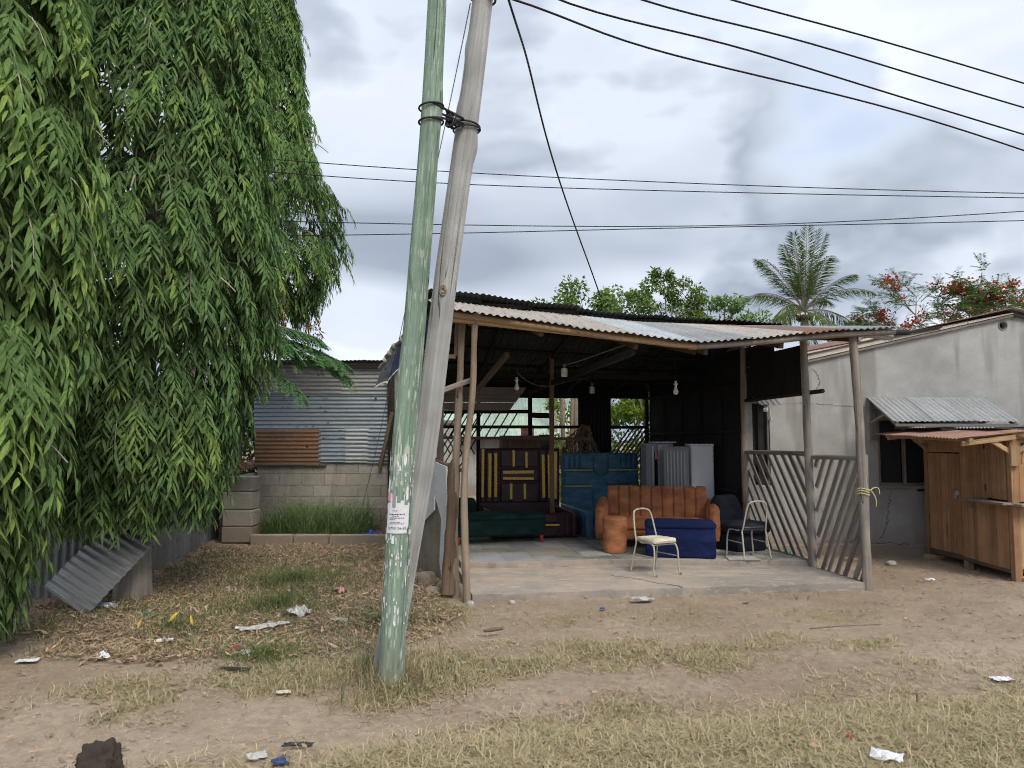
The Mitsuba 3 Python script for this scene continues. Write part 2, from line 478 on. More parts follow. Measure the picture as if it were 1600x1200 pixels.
def ground_fn(p, n, uv):
    big = fbm(p.x * 0.55, p.y * 0.55, 0, 4)
    mid = fbm(p.x * 3.1, p.y * 3.1, 0, 4)
    fine = fbm(p.x * 26, p.y * 26, 0, 3)
    grit = noise(p.x * 90, p.y * 90)
    c = mix(mi.Color3f(0.245, 0.186, 0.134), mi.Color3f(0.350, 0.283, 0.216), dr.clip(0.5 + 1.3 * (big - 0.5) + 0.9 * (mid - 0.5), 0, 1))
    c = c * (0.80 + 0.42 * fine)
    c = mix(c, mi.Color3f(0.52, 0.47, 0.40), smoothstep(0.86, 0.93, grit) * 0.6)
    c = mix(c, mi.Color3f(0.13, 0.10, 0.075), smoothstep(0.12, 0.06, grit) * 0.5)
    g = smoothstep(0.25, 0.75, uv.x + 0.5 * (mid - 0.5))
    l = smoothstep(0.3, 0.8, uv.y + 0.5 * (mid - 0.5))
    c = mix(c, mi.Color3f(0.255, 0.20, 0.105) * (0.5 + 0.9 * fine), 0.75 * g)
    return mix(c, mi.Color3f(0.21, 0.145, 0.10) * (0.5 + 0.9 * fine), 0.7 * l)


def ground_h(p, n, uv):
    return fbm(p.x * 24, p.y * 24, 0, 3) + 0.5 * noise(p.x * 95, p.y * 95) + 1.5 * fbm(p.x * 5, p.y * 5, 0, 2)


def principled(color, rough=0.7, **k):
    return {'type': 'principled', 'base_color': proc(color) if callable(color) else {'type': 'rgb', 'value': list(color)}, 'roughness': rough, **k}


def two(b):
    return {'type': 'twosided', 'bsdf': b}


def bump(b, fn, scale, eps=2e-3):
    return {'type': 'bumpmap', 'tex': proc(fn, eps), 'scale': scale, 'nested': b}


scene['wood'] = two(bump(principled(wood_fn, 0.8, specular=0.25), wood_h, 0.004))
scene['metal'] = two(principled(metal_fn, 0.62, specular=0.35))
scene['shiny_metal'] = two(principled(metal_fn, 0.42, metallic=0.55, specular=0.5))
scene['masonry'] = two(bump(principled(mason_fn, 0.9, specular=0.2), mason_h, 0.005, 3e-3))
scene['fabric'] = two(bump(principled(fab_fn, 0.85, sheen=0.6, sheen_tint=0.6, specular=0.15), fab_h, 0.022, 4e-3))
scene['leather'] = two(principled(fab_fn, 0.42, specular=0.45))
scene['leaf'] = {'type': 'principledthin', 'base_color': proc(leaf_fn), 'roughness': 0.5, 'diff_trans': 0.55, 'spec_trans': 0.0, 'eta': 1.35}
scene['straw'] = two(principled(leaf_fn, 0.8, specular=0.2))
scene['earth'] = two(bump(principled(ground_fn, 0.95, specular=0.1), ground_h, 0.018, 4e-3))
PLAIN = {'gold': ((0.92, 0.62, 0.12), 0.4, {}), 'cream_paint': ((0.46, 0.43, 0.35), 0.45, {}), 'seat_vinyl': ((0.55, 0.51, 0.41), 0.6, {}), 'white_enamel': ((0.84, 0.87, 0.92), 0.3, {}),
         'grey_enamel': ((0.30, 0.315, 0.34), 0.4, {}), 'dark_enamel': ((0.075, 0.08, 0.085), 0.5, {}), 'silver': ((0.42, 0.44, 0.46), 0.38, dict(metallic=0.4)), 'black_cable': ((0.015, 0.016, 0.018), 0.6, {}),
         'grey_cable': ((0.22, 0.22, 0.23), 0.6, {}), 'paper': ((0.70, 0.71, 0.74), 0.85, {}), 'ink': ((0.05, 0.05, 0.08), 0.9, {}), 'red_ink': ((0.6, 0.1, 0.09), 0.9, {}), 'black_hole': ((0.012, 0.012, 0.014), 0.95, {}),
         'red_sign': ((0.72, 0.36, 0.36), 0.7, {}), 'blue_plastic': ((0.02, 0.07, 0.40), 0.35, {}), 'clear_plastic': ((0.46, 0.46, 0.44), 0.25, {}), 'dull_blue': ((0.03, 0.06, 0.16), 0.6, {}), 'dark_plastic': ((0.03, 0.03, 0.032), 0.5, {}), 'red_plastic': ((0.5, 0.03, 0.05), 0.4, {}),
         'green_plastic': ((0.02, 0.25, 0.18), 0.4, {}), 'red_leg': ((0.50, 0.085, 0.045), 0.45, {}), 'tan_leg': ((0.46, 0.25, 0.12), 0.45, {}), 'bulb_glass': ((0.85, 0.85, 0.84), 0.2, {}), 'screen_mesh': ((0.022, 0.023, 0.026), 0.8, {}),
         'yellow_twine': ((0.62, 0.58, 0.24), 0.8, {}), 'crack_dark': ((0.10, 0.09, 0.08), 0.95, {}), 'lump': ((0.045, 0.034, 0.026), 0.95, {})}
for _k, (_c, _r, _m) in PLAIN.items():
    scene[_k] = two(principled(_c, _r, **_m))

# ------------------------------------------------------------------ the ground
GRASS_NEAR = Polygon([(-2.6, 3.5), (-2.2, 4.02), (-1.02, 4.20), (0.0, 4.60), (0.79, 4.9), (1.68, 5.2), (2.65, 5.5), (3.73, 5.8), (5.5, 6.4), (9, 7.4), (9, 1.0), (-2.6, 1.0)])
GRASS_MID = Polygon([(-3.1, 5.0), (-2.24, 5.54), (-1.68, 5.94), (-1.0, 6.2), (-0.26, 6.42), (1.03, 6.42), (2.36, 6.52), (2.95, 6.36), (2.26, 6.17), (1.44, 5.92), (0.45, 5.6), (-0.42, 5.24), (-1.21, 4.98), (-1.95, 4.82), (-2.74, 4.7)])
LOT = Polygon([(-4.6, 6.6), (-3.9, 6.55), (-3.1, 6.0), (-2.3, 5.9), (-1.42, 6.2), (-0.9, 6.6), (-0.66, 7.55), (-0.7, 8.5), (-1.3, 12.4), (-4.2, 12.4), (-4.9, 12.0), (-4.4, 9.3), (-4.7, 8.0)])
YARD = Polygon([(-4.15, 12.7), (-1.5, 12.7), (-1.6, 15.0), (-4.9, 15.0)])
GREENSPOTS = [((-2.55, 9.2), 1.1), ((-2.35, 7.9), 0.7), ((-0.6, 5.75), 0.7), ((-3.3, 13.6), 0.8), ((1.9, 7.5), 0.45), ((-3.2, 8.6), 0.6)]


def soft_inside(poly, x, y, w):
    import shapely
    pts = shapely.points(x, y)
    d = shapely.distance(poly.exterior, pts)
    return np.clip(np.where(shapely.contains(poly, pts), 0.5 + d / w, 0.5 - d / w), 0, 1)


def masks(x, y):
    q = np.stack([x, y, 0 * x], -1)
    jit = meshkit.fbm(q * 2.2 + 11, 4, 4) - 0.5
    jx, jy = x + 0.9 * (meshkit.fbm(q * 1.5 + 3, 3, 8) - 0.5), y + 0.8 * (meshkit.fbm(q * 1.5 + 31, 3, 9) - 0.5)
    patch = np.clip(0.68 + 2.6 * (meshkit.fbm(q * 2.6 + 51, 3, 14) - 0.46), 0.15, 1.15)
    near = soft_inside(GRASS_NEAR, jx, jy, 1.0) ** 1.2 * (0.85 + 0.9 * jit) * (0.55 + 0.5 * patch)
    mid = soft_inside(GRASS_MID, jx, jy, 0.75) ** 1.2 * (0.95 + 0.8 * jit) * patch * 1.05
    lot = soft_inside(LOT, jx, jy, 0.5)
    yard = soft_inside(YARD, jx, jy, 0.3)
    lit = np.clip(lot * (0.8 + 1.4 * (meshkit.fbm(q * 1.1 + 17, 3, 5) - 0.42)) + yard * 0.9, 0, 1)
    g = np.clip(np.maximum(near, mid) + lot * 0.45 * (meshkit.fbm(q * 1.3 + 27, 3, 6) > 0.5), 0, 1)
    front = np.exp(-((y - 7.35 - 0.1 * x) / 0.42) ** 2) * ((x > -0.6) & (x < 3.6)) * 0.5 * (0.6 + 2 * jit)
    return np.clip(np.maximum(g, front), 0, 1), lit


def hgt(x, y):
    q = np.stack([x, y, 0 * np.asarray(x)], -1)
    near = np.clip(1 - np.hypot(x, y - 7) / 60, 0, 1)
    z = 0.05 * (meshkit.fbm(q * 0.6 + 5, 3, 2) - 0.5) + 0.036 * (meshkit.fbm(q * 3.5 + 9, 4, 3) - 0.5)
    track = np.exp(-((y - (5.35 + 0.16 * x) + 0.55) / 0.33) ** 2) * 0.05 + np.exp(-((y - (6.95 + 0.12 * x)) / 0.30) ** 2) * 0.035
    return (z - track) * near


def axis(a, b, step, far, grow=1.35):
    mid = np.arange(a, b + step / 2, step)
    out, s, lo, hi = [], step, [], []
    x = b
    while x < far:
        s *= grow
        x += s
        hi.append(x)
    s, x = step, a
    while x > -far:
        s *= grow
        x -= s
        lo.append(x)
    return np.r_[lo[::-1], mid, hi]


gx, gy = axis(-6.5, 8.5, 0.055, 900), axis(2.4, 13.5, 0.055, 900)
GX, GY = np.meshgrid(gx, gy, indexing='ij')
_gm, _lm = masks(GX.ravel(), GY.ravel())
gr = G()
gr.grid(np.stack([GX, GY, hgt(GX, GY)], -1), np.stack([_gm, _lm], -1).reshape(GX.shape + (2,)))
put('ground', gr, 'earth', smooth=True)
labels['ground'] = {'label': 'bare brown dirt ground with worn wheel tracks', 'kind': 'structure'}

# ------------------------------------------------------------------ the open furniture shop (its own frame: a along the front, b into the depth)
TS = T().translate([-0.427, 8.083, 0]).rotate([0, 0, 1], 9.036)
_sm = np.array(TS.matrix, float)


def W(a, b, z):
    return (_sm @ np.array([a, b, z, 1.0]))[:3]


def jag(p0, p1, n, amp, seed):
    r = np.random.default_rng(seed)
    t = np.linspace(0, 1, n)
    p = np.outer(1 - t, p0) + np.outer(t, p1)
    p[1:-1] += r.uniform(-amp, amp, (n - 2, 2))
    return [tuple(q) for q in p]


g = G()
front = jag((0.02, 0.0), (4.42, 0.0), 40, 0.018, 1)
g.prism(front + [(4.42, 1.9), (0.02, 1.9)], 0.22, (0, 0, -0.14), (1, 0, 0), (0, 1, 0), (0, 0, 1), 0)
slab_key = put('concrete_slab', g, 'masonry', tw=TS)
labels[slab_key] = {'label': 'worn concrete apron in front of the furniture shop', 'kind': 'structure'}
g = G()
r = np.random.default_rng(5)
path = np.array([[1.75, 0.9], [1.9, 0.72], [2.02, 0.55], [2.1, 0.36], [2.24, 0.2], [2.3, 0.01]])
path = curve(path, 26) + r.uniform(-0.012, 0.012, (26, 2))
for k in range(25):
    w = 0.004 + 0.004 * r.random()
    a, b = path[k], path[k + 1]
    d = norm(b - a)
    nrm = np.array([-d[1], d[0]]) * w
    g.prism([tuple(a - nrm), tuple(b - nrm), tuple(b + nrm), tuple(a + nrm)], 0.003, (0, 0, 0.0785 + 0.0001 * k), (1, 0, 0), (0, 1, 0), (0, 0, 1), 7)
put('crack', g, 'crack_dark', slab_key, tw=TS)
step_edge = jag((0.06, 1.68), (0.82, 1.58), 8, 0.02, 2) + jag((0.9, 1.58), (1.95, 1.66), 10, 0.025, 3) + jag((2.0, 1.62), (3.0, 1.42), 9, 0.02, 4) + jag((3.05, 1.4), (4.42, 1.16), 12, 0.02, 5)
floor_poly = Polygon(step_edge + [(4.42, 6.75), (0.06, 6.75)]).buffer(0)
g = G()
g.prism(floor_poly, 0.22, (0, 0, -0.072), (1, 0, 0), (0, 1, 0), (0, 0, 1), 0)
floor_key = put('shop_floor', g, 'masonry', tw=TS)
labels[floor_key] = {'label': 'raised tiled floor of the open furniture shop', 'kind': 'structure'}
TILE = 0.40
r = np.random.default_rng(21)
inner = floor_poly.buffer(-0.075)
for j in range(14):
    for i in range(11):
        x0, y0 = 0.1 + i * TILE + (0.13 if j < 4 and i < 3 else 0), 1.3 + j * TILE - 0.03 * i
        q = sbox(x0, y0, x0 + TILE - 0.009, y0 + TILE - 0.009)
        if y0 > 4.4 and r.random() < 0.6:
            continue
        q = q.intersection(inner)
        if q.is_empty or q.area < 0.03 or q.geom_type != 'Polygon':
            continue
        if y0 < 1.9 and r.random() < 0.10:
            continue
        v = 4 if (i < 2 and j < 3) else (3 if r.random() < 0.66 else (4 if r.random() < 0.6 else 5))
        g = G()
        g.prism(q, 0.006, (0, 0, 0.1465 + 0.002 * r.random()), (1, 0, 0), (0, 1, 0), (0, 0, 1), v)
        put('tile', g, 'masonry', floor_key, tw=TS)
g = G()
g.prism([(3.42, 1.32), (3.82, 1.24), (3.86, 1.56), (3.5, 1.62)], 0.01, (0, 0, 0.1545), (1, 0, 0), (0, 1, 0), (0, 0, 1), 5)
solo('loose_tile', 'loose pale tile lying under the metal chair with the dark seat', 'tile', g, 'masonry', tw=TS)

SHOP = thing('furniture_shop', 'open fronted timber shed with a sagging corrugated iron roof used as a furniture shop', 'shed')


def shop(name, g, mat='wood', smooth=False, **k):
    return put(name, g, mat, SHOP, smooth, tw=TS, **k)


def eave(a):
    return np.interp(a, [-0.3, 0.42, 1.46, 2.43, 3.29, 4.05, 4.9], [3.03, 2.945, 2.82, 2.725, 2.80, 2.895, 2.945])


def ridge(a):
    return np.interp(a, [-0.3, 0.85, 2.7, 4.2, 4.9], [3.61, 3.50, 3.365, 3.34, 3.33])


def back(a):
    return np.interp(a, [-0.5, 4.9], [2.72, 2.70])


BR, BB = 2.6, 6.95
# posts
g = G().tube([(-0.03, 0.02, -0.15), (-0.065, 0.0, 0.8), (-0.05, 0.0, 1.55), (0.02, 0.0, 2.25), (0.025, 0.0, 2.62), (0.04, 0.0, 2.90)], [0.040, 0.039, 0.037, 0.036, 0.034, 0.033], 14, 2, 40, 0.28, seed=1)
shop('post', g, smooth=True)
g = G().tube([(-0.12, 0.22, -0.15), (-0.14, 0.25, 1.24), (-0.10, 0.25, 2.27), (-0.07, 0.25, 2.98)], [0.042, 0.041, 0.038, 0.036], 14, 2, 40, 0.25, seed=2)
shop('post', g, smooth=True)
g = G().tube([(4.47, 0.03, -0.15), (4.45, 0.03, 1.4), (4.43, 0.03, 2.1), (4.39, 0.03, 2.88)], [0.056, 0.052, 0.049, 0.046], 16, 13, 40, 0.26, seed=3)
shop('post', g, smooth=True)
g = G().tube([(4.55, 0.10, -0.12), (4.54, 0.10, 0.8), (4.545, 0.10, 1.5)], [0.032, 0.03, 0.03], 10, 13, 20, 0.2, seed=4)
shop('post', g, smooth=True)
g = G().tube([(4.45, 1.12, 0.0), (4.43, 1.12, 1.5), (4.40, 1.12, 2.95)], [0.052, 0.049, 0.045], 16, 13, 36, 0.26, seed=5)
shop('post', g, smooth=True)
g = G().tube([(4.43, 2.9, 0.1), (4.42, 2.9, 1.6), (4.44, 2.9, 3.3)], [0.048, 0.045, 0.045], 14, 2, 30, 0.2, seed=6)
shop('post', g, smooth=True)
g = G().tube([(1.80, 4.4, 0.14), (1.79, 4.4, 1.6), (1.80, 4.4, 3.12)], [0.042, 0.04, 0.04], 12, 7, 24, 0.15, seed=7)
shop('post', g, smooth=True)
g = G().tube([(-0.15, 2.6, 0), (-0.15, 2.6, 3.55)], [0.05, 0.045], 12, 2, 24, 0.2, seed=8)
shop('post', g, smooth=True)
for a in (-0.12, 0.85, 1.86, 2.86, 3.44, 4.22):
    g = G().beam((a, 6.75, 0.05), (a, 6.75, 2.75), 0.07, 0.07, 4, (0, 1, 0))
    shop('post', g)
# half of a rough split trunk at the corner
g = G().tube([(-0.20, 0.24, 0.05), (-0.175, 0.26, 0.75), (-0.15, 0.28, 1.42)], [0.078, 0.066, 0.058], 14, 8, 30, 0.5, seed=9)
shop('split_trunk', g, smooth=True, label='rough brown split trunk leaning on the left corner posts')
# beams along the front, sagging at the joint
for q in ([(-0.28, 0, 2.945), (0.9, 0, 2.845), (2.5, 0.0, 2.70)], [(2.42, 0.03, 2.695), (3.3, 0.02, 2.78), (4.6, 0.0, 2.905)]):
    g = G().tube(q, [0.04, 0.038], 14, 12 if q[0][0] < 0 else 2, 30, 0.14, seed=11)
    shop('beam', g, smooth=True, label='lower front roof beam')
for q in ([(-0.27, -0.06, 2.985), (1.1, -0.06, 2.835), (2.5, -0.06, 2.695 + 0.055)], [(2.47, -0.07, 2.755), (3.4, -0.07, 2.79), (4.85, -0.07, 2.925)]):
    g = G().tube([(x, y, eave(x) - 0.045) for x, y, _ in np.array(curve(q, 8))], [0.033, 0.03], 12, 12 if q[0][0] < 0 else 5, 30, 0.2, seed=12)
    shop('purlin', g, smooth=True)
g = G().tube([(0.0, 0.25, 2.985), (0.05, -0.10, 2.955)], [0.045, 0.042], 12, 2, 8, 0.1, seed=3)
shop('beam', g, smooth=True)
g = G().tube([(4.1, 0.06, 2.90), (5.15, 0.1, 2.925)], [0.03, 0.03], 12, 4, 8, 0.1, seed=4)
shop('beam', g, smooth=True)
g = G().tube([(4.3, -0.02, 2.885), (5.0, 0.2, 2.875)], [0.035, 0.035], 12, 0, 8, 0.1, seed=5)
shop('beam', g, smooth=True)
for b in (0.95, 1.8, 2.55):
    t = b / BR
    pts = [(a, b, eave(a) * (1 - t) + ridge(a) * t - 0.055) for a in np.linspace(-0.25, 4.8, 9)]
    shop('purlin', G().tube(pts, [0.03, 0.03], 8, 7 if b < 1 else 4, None, 0.1, seed=int(b * 9)), smooth=True)
for b in (3.4, 4.3, 5.2, 6.1, 6.8):
    t = (b - BR) / (BB - BR)
    pts = [(a, b, ridge(a) * (1 - t) + back(a) * t - 0.05) for a in np.linspace(-0.25, 4.8, 7)]
    shop('purlin', G().tube(pts, [0.03, 0.03], 8, 4, None, 0.1, seed=int(b * 9)), smooth=True)
for a in (0.0, 0.75, 1.8, 2.6, 3.5, 4.42):
    shop('rafter', G().beam((a, 0.0, eave(a) - 0.10), (a, BR, ridge(a) - 0.10), 0.05, 0.07, 11))
    shop('rafter', G().beam((a, BR, ridge(a) - 0.10), (a, BB - 0.2, back(a) - 0.06), 0.05, 0.07, 4))
    if a == 1.8:
        shop('tie_beam', G().beam((a, 0.1, eave(a) - 0.15), (a, 6.75, 2.60), 0.05, 0.08, 4))
shop('tie_beam', G().beam((-0.15, 4.4, 2.72), (4.42, 4.4, 2.74), 0.06, 0.08, 4))
shop('brace', G().beam((0.45, 0.45, 2.62), (0.25, 1.6, 2.3), 0.05, 0.06, 11))
shop('brace', G().beam((2.55, 0.2, 2.66), (2.05, 1.9, 3.1), 0.05, 0.06, 11))
shop('brace', G().beam((-0.32, 0.16, 2.18), (0.03, 0.13, 2.31), 0.03, 0.055, 5, (0, 0, 1)))
shop('brace', G().beam((-0.48, 0.42, 2.585), (-0.14, 0.30, 2.57), 0.035, 0.045, 7))
shop('brace', G().beam((-0.13, 0.32, 2.58), (-0.12, 0.32, 2.96), 0.05, 0.06, 7, (0, 1, 0)))


# roof sheets
def roof_sheet(a0, a1, zf, b0, b1, zb, var, drop=0.0, lift=0.0, seed=0):
    pitch, per = 0.078, 6
    m = int((a1 - a0) / pitch * per) + 1
    a = np.linspace(a0, a1, m)
    n = 9
    b = np.linspace(b0, b1, n)
    t = (b - b0) / (b1 - b0)
    rr = np.random.default_rng(seed)
    P = np.zeros((n, m, 3))
    P[..., 0] = a[None] + rr.uniform(-0.01, 0.01)
    P[..., 1] = b[:, None] + 0.02 * rr.uniform(-1, 1)
    wave = 0.0105 * np.sin(2 * np.pi * a / pitch)
    bend = 0.012 * np.sin(t * np.pi)[:, None] * rr.uniform(-1, 1)
    curl = 0.02 * ((1 - t) ** 6)[:, None] * (meshkit.noise(np.c_[a * 2.3, a * 0, a * 0 + seed]) - 0.5)
    P[..., 2] = zf(a)[None] * (1 - t[:, None]) + zb(a)[None] * t[:, None] + wave[None] + bend + curl + lift
    return G().slab(P, (0, 0, 1), 0.0018, var)


r = np.random.default_rng(3)
edges = [-0.30, 0.42, 1.12, 1.80, 2.46, 3.10, 3.72, 4.22, 4.86]
tops = [3, 3, 3, 4, 9, 3, 5, 9]
for k in range(8):
    g = roof_sheet(edges[k] - 0.05, edges[k + 1], eave, -0.16 + 0.02 * r.random(), BR + 0.05, lambda a: ridge(a) + 0.02, tops[k], lift=0.004 * (k % 2), seed=k)
    shop('roof_sheet', g, 'metal', label=['pale cream roof sheet at the left end', 'cream roof sheet', 'cream roof sheet with brown spots', 'pale grey roof sheet over the sag', 'weathered grey roof sheet', 'pinkish cream roof sheet', 'rusty red brown roof sheet', 'grey roof sheet at the right end'][k])
for k in range(8):
    up = 0.12 - 0.011 * k
    g = roof_sheet(edges[k] - 0.05, edges[k + 1], lambda a: ridge(a) + up + 0.01 * np.sin(a * 5), BR - 0.20, BB, lambda a: back(a) + 0.03, 7 if k < 6 else 2, lift=0.003 * (k % 2), seed=30 + k)
    shop('roof_sheet', g, 'metal')
    g = G().prism([(edges[k] - 0.05, 0), (edges[k + 1], 0), (edges[k + 1], float(0.07 - 0.006 * k)), (edges[k] - 0.05, float(0.07 - 0.006 * k))], 0.03, (0, BR - 0.05, float(ridge(edges[k] + 0.35)) - 0.0), (1, 0, 0), (0, 0, 1), (0, 1, 0), 4)
    shop('ridge_board', g)
# right side: dark iron upper panel, dark iron wall, lattice panels
for k in range(2):
    b0 = 1.14 + 0.86 * k
    g = G().corr((4.47, b0, 2.29 - 0.01 * k), (0, 0, 1), (0, 1, 0), 0.62 + 0.16 * k, 0.88, 2)
    shop('wall_sheet', g, 'metal', label='soot dark iron sheet closing the upper right side')
shop('rail', G().tube([(4.50, 0.86, 2.28), (4.46, 2.0, 2.27), (4.44, 3.0, 2.26)], [0.028, 0.028], 10, 4, 14, 0.15, seed=31), smooth=True)
for k in range(5):
    b0 = 2.92 + 0.75 * k
    g = G().corr((4.46 - 0.04 * k, b0, 0.12), (0, 0, 1), (-0.03, 1, 0), min(2.95, 3.26 - 0.13 * k), 0.79, 2)
    shop('wall_sheet', g, 'metal', label=None)
for z in (0.9, 1.8, 2.5):
    shop('rail', G().beam((4.40, 2.9, z), (4.20, 6.7, z), 0.05, 0.05, 4))


def lattice(b0, b1, z0, z1, a, rising, n, var, name):
    key = shop(name, G().tube([(a, b0, z1 + 0.005), (a, (b0 + b1) / 2, z1 + 0.008), (a, b1, z1)], [0.032, 0.03], 10, 5, 14, 0.1, seed=int(b0 * 10)), smooth=True)
    put('rail', G().tube([(a, b0 - 0.02, z0), (a, b1, z0 + 0.005)], [0.028, 0.026], 10, 5, 10, 0.2, seed=2), 'wood', key, True, tw=TS)
    H, L = z1 - z0, b1 - b0
    rr = np.random.default_rng(int(b0 * 10))
    run = H * (0.60 if not rising else 0.85)
    for k in range(n):
        s = -run + (L + run) * (k + 0.5) / n + rr.uniform(-0.02, 0.02)
        p, q = (s, z0), (s + run, z1)
        if not rising:
            p, q = (s + run, z0), (s, z1)
        # clip to the panel
        dx, dz = q[0] - p[0], q[1] - p[1]
        t0, t1 = 0.0, 1.0
        for lo_hi in (0.03, L - 0.03):
            pass
        ta, tb = (0.0 - p[0]) / dx, (L - p[0]) / dx
        t0, t1 = max(0, min(ta, tb)), min(1, max(ta, tb))
        if t1 - t0 < 0.08:
            continue
        A = (a + 0.028 + 0.006 * (k % 2), b0 + p[0] + dx * t0, p[1] + dz * t0)
        B = (a + 0.028 + 0.006 * (k % 2), b0 + p[0] + dx * t1, p[1] + dz * t1 + 0.02)
        w = rr.uniform(0.050, 0.072)
        put('slat', G().beam(A, B, 0.022, w, var if rr.random() < 0.88 else 10, (0, dx, dz) if False else (0, -dz, dx)), 'wood', key, tw=TS)
    return key


lattice(1.18, 2.86, 0.14, 1.49, 4.43, True, 14, 5, 'lattice_panel')
lattice(0.08, 1.06, 0.05, 1.455, 4.46, False, 11, 5, 'lattice_panel')
# back wall
for a0, a1, z0, z1 in ((2.90, 3.42, 0.12, 2.78),):
    shop('wall_sheet', G().corr((a0, 6.78, z0), (0, 0, 1), (1, 0, 0), z1 - z0, a1 - a0, 2), 'metal')
for a0, a1 in ((-0.15, 0.85), (0.83, 1.86), (1.84, 2.9), (3.4, 4.22)):
    shop('wall_sheet', G().corr((a0, 6.80, 2.50), (0, 0, 1), (1, 0, 0), 0.28, a1 - a0, 2), 'metal')
for a0, a1 in ((-0.12, 0.85), (0.85, 1.86), (1.86, 2.86), (3.44, 4.22)):
    wide = a1 - a0
    shop('rail', G().beam((a0, 6.74, 1.93), (a1, 6.74, 1.935), 0.05, 0.06, 4))
    shop('rail', G().beam((a0, 6.72, 0.35), (a1, 6.72, 0.35), 0.05, 0.06, 4))
    ztop = 2.22 if a0 < 0.5 else 1.93
    ns = 9
    for k in range(ns):
        if 0.85 <= a0 < 2 and True:
            break
        s0 = a0 + wide * (k - 3.5) / ns
        x0, x1 = s0, s0 + 0.75
        p0, p1 = max(0, (a0 - x0) / (x1 - x0)), min(1, (a1 - x0) / (x1 - x0))
        if p1 - p0 < 0.1:
            continue
        shop('slat', G().beam((x0 + (x1 - x0) * p0, 6.77, 0.95 + (ztop - 0.95) * p0), (x0 + (x1 - x0) * p1, 6.77, 0.95 + (ztop - 0.95) * p1), 0.02, 0.055, 4, (0, 1, 0)))
shop('rail', G().beam((-0.12, 6.72, 2.21), (1.86, 6.72, 2.23), 0.05, 0.07, 4))
shop('rail', G().beam((-0.1, 5.6, 1.72), (2.8, 5.6, 1.70), 0.04, 0.05, 7))
shop('rail', G().beam((1.86, 6.7, 2.16), (2.3, 6.7, 2.15), 0.06, 0.10, 4))
for k in range(7):
    a = 0.30 + 0.17 * k
    shop('slat', G().beam((a, 6.70, 1.73), (a + 0.28, 6.70, 2.2), 0.02, 0.05, 4, (0, 1, 0)))
for k in range(5):
    a = 0.05 + 0.11 * k
    shop('slat', G().beam((a + 0.22, 6.10, 1.42), (a, 6.10, 1.80), 0.02, 0.045, 4, (0, 1, 0)))
# low closing boards of the left side and dull inner boards
for k in range(3):
    z = 2.19 + 0.135 * k
    right = 1.22 + 0.10 * k
    shop('hanging_board', G().prism([(-0.1, 0), (right, 0), (right + 0.09, 0.13), (-0.1, 0.13)], 0.012, (0, 5.2 - 0.02 * k, z), var=9), label='dull tan board hanging under the roof at the back left')
for k in range(4):
    b0 = 2.7 + 1.02 * k
    shop('wall_sheet', G().corr((-0.2, b0, 0.1), (0, 0, 1), (0, 1, 0), 1.3, 1.05, 2), 'metal')
    shop('wall_sheet', G().corr((-0.2, b0, 2.35), (0, 0, 1), (0, 1, 0), max(0.3, 1.05 - 0.22 * k), 1.05, 2), 'metal')
# torn white boards low on the left side
g = G()
rail = shop('rail', G().tube([(-0.06, 0.2, 1.34), (-0.3, 1.4, 1.42), (-0.62, 2.3, 1.5)], [0.024, 0.022], 10, 7, 12, 0.15, seed=41), smooth=True)
ux = norm(np.array([-0.42, 1.75, 0]))
un = norm(np.cross(ux, (0, 0, 1)))
wo = np.array([-0.13, 0.42, 0.0])
shop('side_board', G().prism([(0.02, 0.30), (0.10, 0.36), (0.16, 1.33), (0.0, 1.28), (-0.02, 0.9)], 0.014, wo, ux, (0, 0, 1), un, 6), label='narrow torn white board beside the corner posts')
shop('side_board', G().prism([(0.16, 0.10), (0.30, 0.02), (0.44, 0.30), (0.38, 0.78), (0.66, 1.05), (0.70, 1.42), (0.20, 1.37), (0.20, 0.5)], 0.014, wo - 0.035 * un, ux, (0, 0, 1), un, 6), label='large torn white board with a pointed lower end')
shop('side_board', G().prism([(0.72, 0.85), (1.3, 0.62), (2.2, 0.75), (2.2, 1.52), (0.74, 1.42)], 0.014, wo - 0.015 * un, ux, (0, 0, 1), un, 6))
shop('side_board', G().prism([(0.40, 0.06), (1.25, 0.12), (1.25, 0.66), (0.74, 0.96), (0.42, 0.74)], 0.02, wo + 0.02 * un, ux, (0, 0, 1), un, 9), label='tan board behind the torn white ones')
shop('side_board', G().prism([(0.9, 0.0), (1.9, 0.1), (1.9, 1.5), (1.27, 1.45), (0.9, 0.5)], 0.02, wo + 0.05 * un, ux, (0, 0, 1), un, 9))

# ------------------------------------------------------------------ cloth tarp on the left slope
n, m = 46, 26
s = np.linspace(0, 1, n)[:, None]
t = np.linspace(0, 1, m)[None]
A, B = np.array([-0.16, 2.25, 3.46]), np.array([-0.97, 3.15, 2.72])
P = A * (1 - s[..., None]) + B * s[..., None] + np.zeros((n, m, 1))
hang = 0.60 - 0.26 * s + 0.09 * np.sin(s * 9 + 0.6) + 0.06 * np.sin(s * 19)
P[..., 2] += 0.10 * np.sin(np.pi * s) - hang * t ** 0.9
fold = 0.10 * np.sin(s * 21 + 1.5 * t) * (0.25 + t) + 0.03 * np.sin(s * 47 + t * 4)
P[..., 0] += -0.06 * t + fold * 0.55
P[..., 1] += -0.40 * t * (1 - 0.4 * s) - fold * 0.8
P += 0.05 * (meshkit.fbm(P * 4.0, 3, 5)[..., None] - 0.5)
tarp = thing('tarpaulin', 'dark blue cloth tarp with pale hem draped over the left roof slope', 'tarp')
put('cloth', G().slab(P[:34], (0, -0.4, 0.3), 0.004, 6), 'fabric', tarp, True, tw=TS)
put('cloth', G().slab(P[33:], (0, -0.4, 0.3), 0.004, 7), 'fabric', tarp, True, tw=TS, label='grey end of the cloth')
